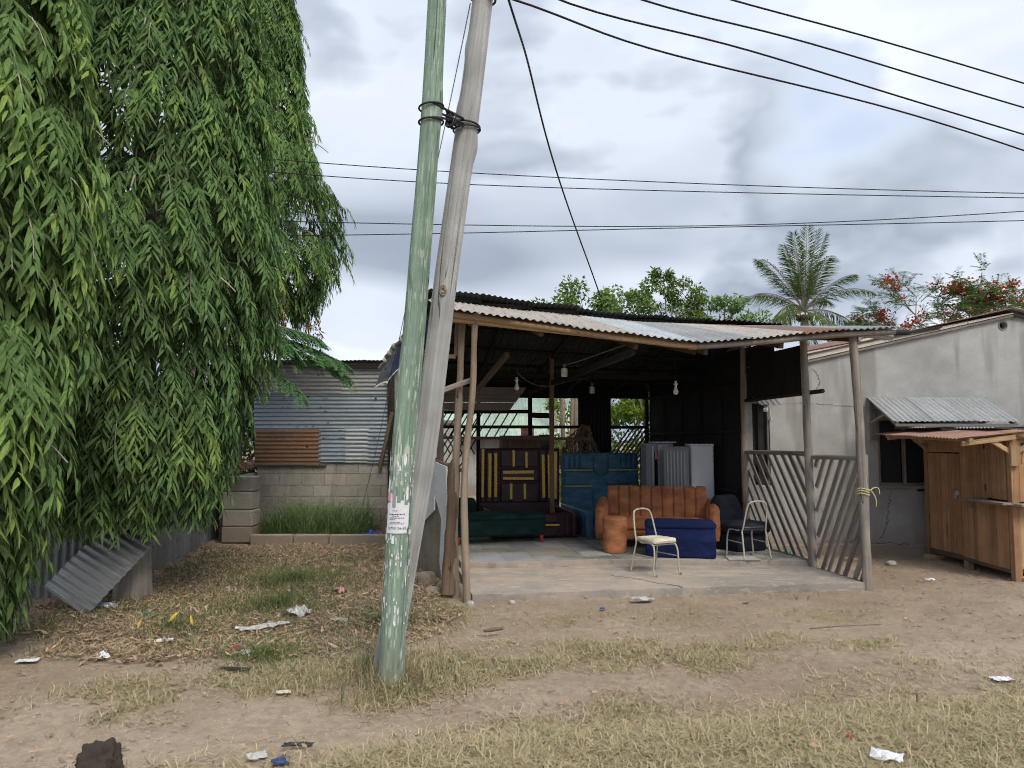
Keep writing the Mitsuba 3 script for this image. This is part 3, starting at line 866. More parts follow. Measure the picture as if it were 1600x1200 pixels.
put('hem', G().slab(P[8:, -3:] + np.array([-0.004, -0.012, 0.0]), (0, -0.4, 0.3), 0.004, 8), 'fabric', tarp, True, tw=TS, label='pale hem strip of the cloth')
Q = P[20:, 0] + np.array([0, 0, 0.02])
put('pole', G().tube(np.vstack([Q, Q[-1] + (-0.05, 0.05, -0.05)]), [0.035, 0.03], 10, 5, None, 0.15), 'wood', tarp, True, tw=TS)
for k in range(5):
    q = P[26 + 4 * k, 0] + np.array([0, 0, 0.02])
    d = norm(B - A)
    put('tie', G().tube([q - 0.02 * d, q + 0.02 * d], [0.044, 0.044], 10, 8), 'fabric', tarp, True, tw=TS)

# ------------------------------------------------------------------ furniture
def F(a, b, deg=0.0, z=0.153):
    return TS @ T().translate([a, b, z]).rotate([0, 0, 1], deg)


# orange sofa, turned about 20 degrees in the shop
sofa = thing('sofa', 'burnt orange velvet sofa with vertical channels in its backrest', 'sofa')
TF = F(2.06, 2.72, -19.5)
L = 1.72
put('base', G().rbox((L / 2, 0.36, 0.185), (L - 0.02, 0.70, 0.14), 0.025, var=0, puff=0.004), 'fabric', sofa, True, TF)
put('seat', G().rbox((L / 2, 0.30, 0.32), (L - 0.30, 0.62, 0.15), 0.05, var=0, puff=0.012), 'fabric', sofa, True, TF)
for k in range(9):
    w = (L - 0.28) / 9
    put('back_channel', G().rbox((0.14 + w * (k + 0.5), 0.66, 0.585), (w - 0.003, 0.17, 0.50), 0.036, rotx(-9), 0, 0.006, 6, k), 'fabric', sofa, True, TF)
put('back_shell', G().rbox((L / 2, 0.765, 0.56), (L - 0.26, 0.09, 0.50), 0.035, rotx(-9), 0, 0.004), 'fabric', sofa, True, TF)
for x in (0.075, L - 0.075):
    def tp(V, x=x):
        V = V.copy()
        V[:, 2] += 0.05 * (V[:, 1] / 0.36)
        return V
    put('arm', G().rbox((x, 0.37, 0.40), (0.15, 0.74, 0.46), 0.07, None, 0, 0.012, 8, int(x * 10), tp), 'fabric', sofa, True, TF)
for x in (0.09, L - 0.09):
    for y in (0.09, 0.66):
        put('leg', G().tube([(x, y, 0.12), (x, y, 0.0)], [0.028, 0.018], 10), 'tan_leg', sofa, True, TF)
# stool
st = thing('pouffe', 'burnt orange velvet drum stool in front of the sofa', 'stool')
TF = F(2.20, 2.22, 0)
put('body', G().lathe([(0.0, 0.0), (0.135, 0.0), (0.148, 0.012), (0.155, 0.10), (0.160, 0.25), (0.166, 0.425), (0.168, 0.432), (0.164, 0.436)], sides=36, var=0), 'fabric', st, True, TF)
put('top_cushion', G().lathe([(0.164, 0.436), (0.170, 0.446), (0.166, 0.468), (0.13, 0.486), (0.0, 0.492)], sides=36, var=0), 'fabric', st, True, TF)
put('piping', G().lathe([(0.166, 0.43), (0.173, 0.434), (0.166, 0.440)], sides=36, var=0), 'fabric', st, True, TF)
# navy ottoman
TF = F(2.46, 1.70, -19.5)
ott = thing('ottoman', 'large navy blue velvet box ottoman in front of the sofa', 'ottoman')
put('body', G().rbox((0.44, 0.30, 0.195), (0.885, 0.58, 0.385), 0.028, None, 1, 0.01, 14, 3), 'fabric', ott, True, TF)
put('lid', G().rbox((0.44, 0.30, 0.405), (0.90, 0.595, 0.09), 0.04, None, 1, 0.012, 14, 5), 'fabric', ott, True, TF)
# navy slipper chair
TF = F(3.95, 2.42, -72)
sc = thing('slipper_chair', 'dark navy armless padded chair behind the metal chair on the right', 'chair')
put('base', G().rbox((0.20, 0.0, 0.12), (0.46, 0.52, 0.24), 0.03, None, 5, 0.006, 8), 'fabric', sc, True, TF)
put('seat', G().rbox((0.24, 0.0, 0.315), (0.54, 0.56, 0.15), 0.05, None, 5, 0.012, 8), 'fabric', sc, True, TF)


def tpb(V):
    V = V.copy()
    up = np.clip((V[:, 2] + 0.1) / 0.36, 0, 1)
    V[:, 1] *= 1 - 0.32 * up ** 3
    V[:, 0] -= 0.10 * (V[:, 2] + 0.27)
    return V


put('backrest', G().rbox((-0.05, 0.0, 0.43), (0.14, 0.58, 0.60), 0.06, None, 5, 0.012, 10, 2, tpb), 'fabric', sc, True, TF)
for x in (0.02, 0.40):
    for y in (-0.2, 0.2):
        put('leg', G().tube([(x, y, 0.02), (x, y, 0.0)], [0.02, 0.02], 8), 'dark_plastic', sc, True, TF)
# green bench
TF = F(0.10, 3.19, 7)
gb = thing('chaise_bench', 'dark green velvet chaise bench on red legs behind the left posts', 'bench')
put('seat', G().rbox((0.70, 0.32, 0.235), (1.38, 0.62, 0.24), 0.03, None, 2, 0.008, 12, 4), 'fabric', gb, True, TF)
put('cushion', G().rbox((0.70, 0.32, 0.38), (1.39, 0.63, 0.10), 0.045, None, 2, 0.016, 14, 9), 'fabric', gb, True, TF)
put('backrest', G().rbox((0.16, 0.55, 0.48), (0.55, 0.16, 0.32), 0.05, None, 2, 0.012, 8, 6), 'fabric', gb, True, TF)
for x in (0.08, 1.33):
    for y in (0.06, 0.57):
        put('leg', G().tube([(x, y, 0.13), (x + (0.02 if x > 1 else -0.02), y, 0.0)], [0.034, 0.022], 10), 'red_leg', gb, True, TF)
# burgundy bed
bed = thing('burgundy_bed', 'burgundy padded bed frame whose tall headboard carries gold strips', 'bed')
TF = F(0, 0, 0, 0)
put('headboard', G().rbox((1.40, 5.26, 0.845), (1.40, 0.07, 1.38), 0.025, None, 3, 0.003, 10), 'leather', bed, True, TF)


def padbox(a0, a1, z0, z1, b, var, parent, th=0.035, name='panel'):
    gap = 0.006
    put(name, G().pad([(a0 + gap, z0 + gap), (a1 - gap, z0 + gap), (a1 - gap, z1 - gap), (a0 + gap, z1 - gap)], (0, b, 0), (1, 0, 0), (0, 0, 1), (0, -1, 0), th, 0.02, var), 'leather', parent, 25, TF) if False else put(name, G().pad([(a0 + gap, z0 + gap), (a1 - gap, z0 + gap), (a1 - gap, z1 - gap), (a0 + gap, z1 - gap)], (0, b, 0), (1, 0, 0), (0, 0, 1), (0, -1, 0), th, 0.02, var), 'leather', parent, False, TF)


for a0, a1 in ((0.71, 0.80), (0.80, 0.915), (0.915, 1.045), (1.73, 1.86), (1.86, 1.965), (1.965, 2.09)):
    padbox(a0, a1, 0.60, 1.52, 5.225, 3, bed)
for a0, a1, z0, z1 in ((1.05, 1.28, 1.2, 1.52), (1.28, 1.51, 1.2, 1.52), (1.51, 1.73, 1.2, 1.52), (1.05, 1.73, 0.96, 1.19), (1.05, 1.24, 0.60, 0.95), (1.24, 1.48, 0.60, 0.95), (1.48, 1.73, 0.60, 0.95)):
    padbox(a0, a1, z0, z1, 5.225, 3, bed)
for a0, a1, z0, z1 in ((0.735, 0.765, 0.70, 1.53), (0.852, 0.89, 0.70, 1.45), (0.955, 0.99, 0.70, 1.45), (1.27, 1.30, 1.22, 1.49), (1.495, 1.525, 1.20, 1.48), (1.10, 1.64, 1.105, 1.14), (1.10, 1.64, 1.0, 1.035),
                       (1.225, 1.255, 0.66, 0.93), (1.465, 1.495, 0.66, 0.92), (1.79, 1.825, 0.68, 1.42), (1.895, 1.93, 0.68, 1.42), (1.995, 2.035, 0.66, 1.48)):
    z1 += U(-0.01, 0.01)
    wx, wz = (0.014, 0) if z1 - z0 > a1 - a0 else (0, 0.014)
    put('gold_strip', G().box(((a0 + a1) / 2, 5.178, (z0 + z1) / 2), (a1 - a0 + wx, 0.018, z1 - z0 + wz), roty(U(-1.2, 1.2)), ch=0.003), 'gold', bed, False, TF)
put('side_rail', G().rbox((2.02, 4.50, 0.36), (0.08, 1.44, 0.38), 0.025, None, 3, 0.004, 8), 'leather', bed, True, TF)
put('side_rail', G().rbox((0.78, 4.50, 0.36), (0.08, 1.44, 0.38), 0.025, None, 3, 0.004, 8), 'leather', bed, True, TF)
put('footboard', G().rbox((1.40, 3.90, 0.35), (1.36, 0.07, 0.38), 0.025, None, 3, 0.004, 10), 'leather', bed, True, TF)
for a0, a1, z0, z1 in ((1.50, 1.78, 0.38, 0.53), (1.50, 1.78, 0.175, 0.335), (1.79, 1.87, 0.175, 0.53), (1.88, 1.96, 0.175, 0.53), (1.97, 2.06, 0.175, 0.53)):
    padbox(a0, a1, z0, z1, 3.868, 3, bed, 0.03)
put('gold_strip', G().box((1.64, 3.845, 0.357), (0.30, 0.012, 0.028)), 'gold', bed, False, TF)
for k in range(5):
    put('slat', G().beam((0.82, 4.1 + 0.24 * k, 0.30), (1.98, 4.1 + 0.24 * k, 0.30), 0.07, 0.02, 11), 'wood', bed, False, TF)
put('side_board', G().beam((1.975, 3.93, 0.555), (1.975, 5.2, 0.555), 0.025, 0.012, 12), 'wood', bed, False, TF)
# blue bed
bed2 = thing('blue_bed', 'petrol blue padded bed frame with a tall panelled headboard', 'bed')
put('headboard', G().rbox((2.93, 5.60, 0.80), (1.42, 0.07, 1.29), 0.025, None, 4, 0.003, 10), 'leather', bed2, True, TF)
X0 = 2.245
for x0, x1 in ((0.0, 0.11), (0.11, 0.20), (0.20, 0.30), (0.30, 0.545), (0.83, 1.075), (1.075, 1.175), (1.175, 1.27), (1.27, 1.375)):
    padbox(X0 + x0, X0 + x1, 1.155, 1.42, 5.565, 4, bed2)
for s0 in (0, 1):
    def mir(q):
        return [(X0 + (1.375 - x if s0 else x), z) for x, z in q]
    for q in ([(0.0, 0.87), (0.545, 0.87), (0.66, 1.01), (0.545, 1.125), (0.0, 1.125)], [(0.0, 0.45), (0.545, 0.45), (0.545, 0.84), (0.0, 0.84)]):
        P2 = Polygon(mir(q)).buffer(-0.006, join_style='mitre')
        put('panel', G().pad(np.array(P2.exterior.coords)[:-1], (0, 5.565, 0), (1, 0, 0), (0, 0, 1), (0, -1, 0), 0.035, 0.02, 4), 'leather', bed2, False, TF)
for q in ([(0.55, 1.42), (0.55, 1.13), (0.6875, 0.995), (0.825, 1.13), (0.825, 1.42)], [(0.55, 0.45), (0.55, 0.88), (0.6875, 1.02 - 0.03), (0.825, 0.88), (0.825, 0.45)]):
    P2 = Polygon([(X0 + x, z) for x, z in q]).buffer(-0.007, join_style='mitre')
    put('panel', G().pad(np.array(P2.exterior.coords)[:-1], (0, 5.565, 0), (1, 0, 0), (0, 0, 1), (0, -1, 0), 0.035, 0.02, 4), 'leather', bed2, False, TF)
for x0, x1, z in ((0.02, 0.54, 1.14), (0.84, 1.36, 1.14), (0.02, 0.54, 0.855), (0.84, 1.36, 0.855)):
    put('gold_strip', G().box((X0 + (x0 + x1) / 2, 5.553, z), (x1 - x0, 0.012, 0.018)), 'gold', bed2, False, TF)
put('side_rail', G().rbox((2.25, 4.64, 0.36), (0.12, 1.84, 0.40), 0.025, None, 4, 0.004, 8), 'leather', bed2, True, TF)
put('side_rail', G().rbox((3.62, 4.64, 0.36), (0.10, 1.84, 0.40), 0.025, None, 4, 0.004, 8), 'leather', bed2, True, TF)
put('footboard', G().rbox((2.97, 3.72, 0.30), (1.30, 0.08, 0.28), 0.025, None, 4, 0.004, 10), 'leather', bed2, True, TF)
for k in range(5):
    put('slat', G().beam((2.32, 4.0 + 0.3 * k, 0.30), (3.57, 4.0 + 0.3 * k, 0.30), 0.07, 0.02, 11), 'wood', bed2, False, TF)

# cabinets by the right wall
fr = thing('refrigerator', 'tall white enamel refrigerator whose slotted grey back faces the sofa', 'refrigerator')
TF = F(3.90, 3.75, -14, 0.153)
put('cabinet', G().box((0.20, 0.30, 0.72), (0.36, 0.58, 1.42), ch=0.015), 'white_enamel', fr, False, TF)
put('top', G().box((0.195, 0.30, 1.445), (0.38, 0.60, 0.03), ch=0.006), 'white_enamel', fr, False, TF)
TG = F(3.54, 3.93, -30, 0.153)
put('back_panel', G().box((0.19, 0.02, 0.71), (0.40, 0.025, 1.42), ch=0.006), 'grey_enamel', fr, False, TG)
for k in range(6):
    put('rib', G().rbox((0.055 + 0.054 * k, 0.0, 0.74), (0.030, 0.028, 1.22), 0.010, n=4), 'silver', fr, True, TG)
put('top_rim', G().box((0.19, 0.0, 1.405), (0.41, 0.05, 0.025), ch=0.006), 'grey_enamel', fr, False, TG)
fr2 = thing('cabinet', 'tall silver grey metal cabinet left of the white refrigerator', 'cabinet')
TF = F(3.36, 4.35, -8, 0.153)
put('body', G().box((0.25, 0.24, 0.74), (0.46, 0.46, 1.46), ch=0.012), 'grey_enamel', fr2, False, TF)
put('door', G().box((0.30, -0.01, 0.74), (0.18, 0.03, 1.42), ch=0.006), 'silver', fr2, False, TF)
put('trim', G().box((0.13, -0.012, 0.75), (0.035, 0.03, 1.36), ch=0.006), 'silver', fr2, False, TF)
put('gap', G().box((0.185, -0.006, 0.70), (0.045, 0.012, 1.25), ch=0.002), 'black_hole', fr2, False, TF)
put('sticker', G().box((0.185, -0.016, 1.27), (0.035, 0.004, 0.13), ch=0.001), 'red_sign', fr2, False, TF)
put('top', G().box((0.33, 0.2, 1.485), (0.40, 0.40, 0.025), ch=0.004), 'silver', fr2, False, TF)
pl = thing('metal_plate', 'dark grey metal door panel standing beside the blue headboard', 'panel')
TF = F(3.62, 5.35, -5, 0.153)
put('sheet', G().box((0.17, 0, 0.66), (0.36, 0.04, 1.33), ch=0.008), 'dark_enamel', pl, False, TF)
put('frame', G().box((0.17, -0.01, 1.345), (0.40, 0.06, 0.035), ch=0.006), 'dark_plastic', pl, False, TF)
rr = np.random.default_rng(8)
for k in range(5):
    a0 = rr.uniform(0, 6)
    cx, cz, R = 0.16 + rr.uniform(-0.05, 0.05), 1.0 + rr.uniform(-0.05, 0.05), rr.uniform(0.07, 0.11)
    put('scratch', G().tube([(cx + R * math.cos(a0 + t), -0.0215, cz + R * math.sin(a0 + t)) for t in np.linspace(0, 2.2, 10)], 0.0025, 4), 'grey_enamel', pl, True, TF)
cab = thing('cupboard', 'dull reddish brown cupboard standing behind the burgundy headboard', 'cupboard')
TF = F(0, 0, 0, 0)
put('body', G().box((1.55, 6.1, 0.96), (0.72, 0.36, 1.6), var=7), 'wood', cab, False, TF)
for a in (1.37, 1.73):
    put('door', G().box((a, 5.905, 1.1), (0.34, 0.022, 1.25), var=7), 'wood', cab, False, TF)


def metal_chair(a, b, deg, z, label, seat_mat):
    c = thing('metal_chair', label, 'chair', None)
    TF = F(a, b, deg, z) @ T().scale(0.90)
    w, d, r_ = 0.185, 0.20, 0.0115
    # back loop: rises from the rear legs, one bent tube
    put('back_frame', G().tube([(-w, -d + 0.02, 0.40), (-w + 0.01, -d - 0.015, 0.50), (-w + 0.035, -d - 0.075, 0.74), (-w + 0.06, -d - 0.092, 0.80), (-w + 0.11, -d - 0.098, 0.82), (w - 0.11, -d - 0.098, 0.82), (w - 0.06, -d - 0.092, 0.80), (w - 0.035, -d - 0.075, 0.74), (w - 0.01, -d - 0.015, 0.50), (w, -d + 0.02, 0.40)], r_, 10, smooth_n=60), 'cream_paint', c, True, TF)
    for s in (-1, 1):
        put('leg', G().tube([(s * w, -d + 0.02, 0.40), (s * (w + 0.01), -d - 0.02, 0.25), (s * (w + 0.025), -d - 0.075, 0.0)], r_, 10, smooth_n=12), 'cream_paint', c, True, TF)
        put('leg', G().tube([(s * w, -d + 0.10, 0.415), (s * w, 0.10, 0.415), (s * (w + 0.002), 0.165, 0.395), (s * (w + 0.008), 0.20, 0.33), (s * (w + 0.02), 0.255, 0.0)], r_, 10, smooth_n=24), 'cream_paint', c, True, TF)
        for y, x in ((-d - 0.075, w + 0.025), (0.255, w + 0.02)):
            put('foot_cap', G().tube([(s * x, y, 0.03), (s * x, y, 0.0)], 0.014, 10), 'grey_cable', c, True, TF)
        put('bolt', G().tube([(s * (w - 0.03), -d - 0.06, 0.69), (s * (w - 0.015), -d - 0.075, 0.69)], 0.008, 8), 'cream_paint', c, True, TF)
    put('stretcher', G().tube([(-w, 0.165, 0.395), (w, 0.165, 0.395)], 0.009, 8), 'cream_paint', c, True, TF)
    put('stretcher', G().tube([(-w - 0.01, -d - 0.025, 0.24), (-w - 0.012, 0.22, 0.24)], 0.007, 8), 'cream_paint', c, True, TF)
    put('stretcher', G().tube([(w + 0.01, -d - 0.025, 0.24), (w + 0.012, 0.22, 0.24)], 0.007, 8), 'cream_paint', c, True, TF)

    def squash(V):
        V = V.copy()
        k = np.clip((V[:, 1] + 0.2) / 0.4, 0, 1)
        V[:, 0] *= 0.90 + 0.12 * k
        rad = np.hypot(V[:, 0] / 0.21, V[:, 1] / 0.22)
        V[:, :2] *= np.where(rad > 1, 1 - 0.28 * (rad - 1), 1)[:, None]
        return V
    put('seat', G().rbox((0, 0.0, 0.447), (0.42, 0.43, 0.045), 0.02, None, 9 if seat_mat == 'fabric' else 5, 0.006, 14, 2, squash), seat_mat if seat_mat != 'leather' else 'leather', c, True, TF)
    put('seat_rim', G().rbox((0, 0.0, 0.422), (0.415, 0.425, 0.014), 0.006, None, 8 if seat_mat == 'fabric' else 5, 0, 12, 2, squash), 'cream_paint' if seat_mat == 'fabric' else 'dark_plastic', c, True, TF)
    return c


metal_chair(2.33, 0.95, 200, 0.082, 'cream metal chair with a worn cream seat at the front of the slab', 'fabric')
metal_chair(3.73, 1.44, 5, 0.156, 'cream metal chair with a dark seat turned towards the back on the right', 'leather')


# bulbs
def bulb(a, b, z, ztop, label, kind):
    k = thing('light_bulb', label, 'light bulb')
    TF = F(a, b, 0, z)
    put('cord', G().tube([(0.02, 0.01, ztop - z), (0.005, 0, (ztop - z) * 0.5), (0, 0, 0.10)], 0.004, 6, smooth_n=8), 'black_cable', k, True, TF)
    if kind == 0:
        put('holder', G().lathe([(0, 0.115), (0.016, 0.112), (0.02, 0.08), (0.03, 0.075), (0.03, 0.062), (0.017, 0.06), (0.017, 0.035)], sides=16), 'white_enamel', k, True, TF)
        put('glass', G().lathe([(0.016, 0.038), (0.018, 0.02), (0.032, -0.02), (0.036, -0.045), (0.028, -0.072), (0.0, -0.082)], sides=18), 'bulb_glass', k, True, TF)
    else:
        put('holder', G().lathe([(0, 0.12), (0.02, 0.115), (0.022, 0.06), (0.045, 0.05)], sides=16), 'grey_enamel', k, True, TF)
        put('glass', G().lathe([(0.044, 0.052), (0.046, -0.05), (0.04, -0.066), (0, -0.07)], sides=18), 'bulb_glass', k, True, TF)


bulb(0.98, 3.0, 2.47, 3.45, 'small white light bulb hanging left of the centre post', 0)
bulb(1.57, 2.5, 2.62, 3.40, 'wide cylindrical white lamp hanging in the middle of the shop', 1)
bulb(2.64, 5.0, 2.55, 2.85, 'dim light bulb farthest back under the roof', 1)
bulb(3.09, 2.2, 2.38, 3.25, 'white light bulb on a long cord above the sofa', 0)
solo('cable', 'pale cable slanting under the roof towards the wide lamp', 'cable', G().tube([W(*q) for q in ((2.35, 1.2, 2.92), (2.1, 1.7, 2.88), (1.8, 2.2, 2.78), (1.58, 2.5, 2.72))], 0.008, 6, smooth_n=16), 'grey_cable', True)
solo('cable', 'thin dark cable looping between the hanging lamps', 'cable', G().tube([W(*q) for q in ((0.98, 3.0, 2.66), (1.5, 3.6, 2.5), (2.0, 4.2, 2.62), (2.64, 5.0, 2.68))], 0.006, 6, smooth_n=20), 'grey_cable', True)

# ------------------------------------------------------------------ the two poles
GP = np.array([(-0.83, 5.42, -0.25), (-0.826, 5.42, 0.02), (-0.795, 5.42, 0.813), (-0.757, 5.42, 1.605), (-0.694, 5.42, 2.393), (-0.655, 5.42, 2.966), (-0.59, 5.42, 3.902), (-0.546, 5.42, 4.862), (-0.52, 5.42, 5.7), (-0.50, 5.42, 6.6)])
YP = np.array([(-0.94, 5.66, -0.25), (-0.896, 5.66, 0.046), (-0.754, 5.66, 0.912), (-0.639, 5.66, 1.603), (-0.540, 5.66, 2.426), (-0.468, 5.66, 3.025), (-0.405, 5.66, 3.51), (-0.342, 5.66, 4.002), (-0.282, 5.66, 4.5), (-0.224, 5.66, 5.004), (-0.15, 5.66, 5.75), (-0.08, 5.66, 6.5)])


def pole_mesh(pts, r0, r1, var, bumps, seed, groove=None):
    p = curve(pts, 150)
    n, sides = len(p), 56
    t = norm(np.gradient(p, axis=0))
    A = norm(np.cross(np.array([0, 1.0, 0]), t))
    B = np.cross(t, A)
    ang = np.linspace(0, 2 * np.pi, sides + 1) + np.pi / 2
    z = p[:, 2]
    r = np.interp(z, [0, 6], [r0, r1])[:, None] * np.ones((1, sides + 1))
    q = np.stack(np.broadcast_arrays(np.cos(ang)[None] * 1.2, np.sin(ang)[None] * 1.2, z[:, None] * 0.9), -1)
    r = r * (1 + 0.10 * (meshkit.fbm(q + seed, 3, seed) - 0.5))
    q2 = np.stack(np.broadcast_arrays(np.cos(ang)[None] * 9, np.sin(ang)[None] * 9, z[:, None] * 0.8), -1)
    r = r - 0.006 * np.abs(meshkit.fbm(q2 + seed, 3, seed + 4) - 0.5)
    for (bz, ba, h, wz, wa) in bumps:
        da = (ang[None] - ba + np.pi) % (2 * np.pi) - np.pi
        r = r + h * np.exp(-((z[:, None] - bz) / wz) ** 2 - (da / wa) ** 2)
    if groove:
        ga, z0, z1, dep = groove
        da = (ang[None] - ga - 0.12 * np.sin(z[:, None] * 1.7) + np.pi) % (2 * np.pi) - np.pi
        r = r - dep * np.exp(-(da / 0.09) ** 2) * ((z > z0) & (z < z1))[:, None]
    V = p[:, None] + r[..., None] * (np.cos(ang)[None, :, None] * A[:, None] - np.sin(ang)[None, :, None] * B[:, None])
    L = np.r_[0, np.cumsum(np.linalg.norm(np.diff(p, axis=0), axis=1))]
    uv = np.stack(np.broadcast_arrays(100 * var + 20 + L[:, None], ang[None] * float(r0) + 4 + 10 * seed), -1)
    g = G()
    g.grid(V, uv)
    g.add(np.vstack([V[-1], p[-1:]]), np.stack([np.arange(sides), np.arange(sides) + 1, np.full(sides, sides + 1)], 1), np.vstack([uv[-1], uv[-1, :1]]))
    return g, p, r


FRONT = math.pi * 1.5
g, gp, grr = pole_mesh(GP, 0.090, 0.063, 1, [(4.05, 0.2, 0.012, 0.16, 0.6), (2.1, 3.0, 0.006, 0.2, 0.6)], 3, (FRONT - 0.25, -0.3, 1.0, 0.012))
green = thing('utility_pole', 'leaning timber pole with worn green paint and torn paper notices', 'utility pole')
put('shaft', g, 'wood', green, True)
g, yp, yrr = pole_mesh(YP, 0.098, 0.074, 0, [(4.12, 3.14, 0.014, 0.09, 0.7), (3.86, 0.0, 0.019, 0.10, 0.8), (2.75, FRONT + 0.1, 0.012, 0.06, 0.35), (4.62, 3.2, 0.012, 0.08, 0.6)], 6, None)
grey = thing('utility_pole', 'leaning bare grey timber pole tied behind the green pole', 'utility pole')
put('shaft', g, 'wood', grey, True)
kz = 2.75
kc = np.array([np.interp(kz, YP[:, 2], YP[:, 0]), 5.66, kz])
g = G()
for R_ in (0.018, 0.030):
    g.tube([kc + np.array([R_ * 0.75 * math.cos(t) + 0.0, -0.095 - 0.004 * math.cos(t * 3), R_ * 1.25 * math.sin(t)]) for t in np.linspace(0, 2 * np.pi, 20)], 0.006, 6, 10)
put('knot', g, 'wood', grey, True)


def on_pole(p, r, z, ang, off=0.003):
    x = np.interp(z, p[:, 2], p[:, 0])
    y = np.interp(z, p[:, 2], p[:, 1])
    k = int(np.argmin(abs(p[:, 2] - z)))
    sides = r.shape[1] - 1
    j = int(round(((ang - np.pi / 2) % (2 * np.pi)) / (2 * np.pi) * sides)) % sides
    R_ = r[k, j] + off
    return np.array([x + R_ * math.cos(ang), y + R_ * math.sin(ang), z])


def pole_patch(outline, z0, off=0.004, tilt=0.0, nx=14, a_mid=FRONT):
    """A paper glued round the green pole: outline in (width in metres, height in metres) about (front, z0)."""
    poly = Polygon(outline).buffer(0)
    b = poly.bounds
    g = G()
    xs, zs = np.linspace(b[0], b[2], nx), np.linspace(b[1], b[3], 18)
    import shapely
    for i in range(nx - 1):
        for j in range(17):
            c = shapely.Point((xs[i] + xs[i + 1]) / 2, (zs[j] + zs[j + 1]) / 2)
            if not poly.contains(c):
                continue
            q = [(xs[i], zs[j]), (xs[i + 1], zs[j]), (xs[i + 1], zs[j + 1]), (xs[i], zs[j + 1])]
            V = [on_pole(gp, grr, z0 + z + tilt * x, a_mid + x / 0.088, off) for x, z in q]
            g.add(V, [[0, 1, 2, 3]])
    return g


rr = np.random.default_rng(12)
pw = [(-0.085, -0.105), (0.062, -0.105), (0.074, -0.07), (0.08, 0.02), (0.078, 0.10), (0.05, 0.085), (0.035, 0.12), (0.0, 0.10), (-0.02, 0.16), (-0.05, 0.165), (-0.06, 0.10), (-0.085, 0.11)]
note = thing('paper_notice', 'white printed paper notice with a phone number glued to the green pole', 'notice')
put('sheet', pole_patch(pw, 1.13, 0.006), 'paper', note)


def pole_text(text, h, x0, z, mat, name='lettering', bold=True):
    m = meshkit.text_mesh(text, h, 0.0006, bold)
    V = np.asarray(m.vertices)
    if x0 is None:
        x0 = -V[:, 0].max() / 2
    Q = np.array([on_pole(gp, grr, z + v[1], FRONT + (x0 + v[0]) / 0.088, 0.0075 + v[2]) for v in V])
    # smooth the radial steps of the shaft out of the letters
    put(name, G().add(Q, np.asarray(m.faces)), mat, note)


pole_text('0792 24 63 2', 0.016, -0.062, 1.052, 'ink')
for z, x0, x1, h in ((1.175, -0.035, 0.0, 0.006), (1.150, -0.06, 0.045, 0.008), (1.136, -0.04, 0.01, 0.005), (1.126, -0.055, 0.045, 0.005), (1.116, -0.055, -0.02, 0.005), (1.098, -0.05, 0.02, 0.005), (1.088, -0.055, 0.048, 0.005)):
    g, x = G(), x0
    while x < x1:
        w = rr.uniform(0.004, 0.012)
        V = [on_pole(gp, grr, z + a, FRONT + b / 0.088, 0.0076) for b, a in ((x, 0), (x + w, 0), (x + w, h), (x, h))]
        g.add(V, [[0, 1, 2, 3]])
        x += w + 0.003
    put('print_line', g, 'ink', note)
put('red_corner', pole_patch([(-0.088, 0.115), (-0.058, 0.11), (-0.055, 0.165), (-0.088, 0.17)], 1.13, 0.008, nx=5), 'red_sign', note)
put('old_strip', pole_patch([(-0.04, 0.07), (-0.015, 0.07), (-0.015, 0.19), (-0.03, 0.20), (-0.042, 0.18)], 1.13, 0.009, nx=5), 'grey_enamel', note)
torn = G()
for k in range(150):
    z = rr.uniform(0.35, 1.62)
    if rr.random() > np.interp(z, [0.3, 0.9, 1.5, 1.7], [0.25, 1, 1, 0.15]):
        continue
    x = rr.uniform(-0.13, 0.13)
    w, h = rr.uniform(0.004, 0.012), rr.uniform(0.012, 0.06)
    if abs(z - 1.13) < 0.12 and abs(x) < 0.08:
        continue
    mid = [(-w / 2 + rr.uniform(-.002, .002), -h * 0.3), (0, -h / 2), (w / 2, -h * 0.2), (w * 0.35, h * 0.3), (0, h / 2), (-w / 2, h * 0.25)]
    V = [on_pole(gp, grr, z + b, FRONT + (x + a) / 0.088, 0.0045 + 0.002 * rr.random()) for a, b in mid]
    torn.add(V + [np.mean(V, axis=0)], [[i, (i + 1) % 6, 6] for i in range(6)])
for x, z, w, h in ((-0.085, 1.33, 0.03, 0.2), (-0.1, 1.5, 0.03, 0.12), (0.06, 1.30, 0.025, 0.12), (0.03, 1.52, 0.02, 0.1), (-0.02, 0.98, 0.05, 0.06), (-0.09, 1.0, 0.04, 0.06)):
    pts = [(x + w / 2 * math.cos(t) * rr.uniform(0.5, 1.2), z - 1.13 + h / 2 * math.sin(t) * rr.uniform(0.6, 1.1)) for t in np.linspace(0, 2 * np.pi, 11)[:-1]]
    p_ = pole_patch(pts, 1.13, 0.005, nx=8)
    if p_.n:
        torn.add(*[p_.mesh()[0], p_.mesh()[1]])
put('peeling_paper', torn, 'paper', green, kind='stuff')

# black lashing between the poles
lash = thing('cable_lashing', 'tangled black cable tying the green pole to the grey pole', 'cable')
zc = 4.02
cg = np.array([np.interp(zc, gp[:, 2], gp[:, 0]), 5.42])
cy = np.array([np.interp(zc, yp[:, 2], yp[:, 0]), 5.66])


def ring(c, R_, z, tilt, r_=0.009, a0=0, a1=2 * np.pi):
    return G().tube([(c[0] + R_ * math.cos(t), c[1] + R_ * math.sin(t), z + tilt * math.cos(t)) for t in np.linspace(a0, a1, 36)], r_ * 0.8, 8, caps=False)


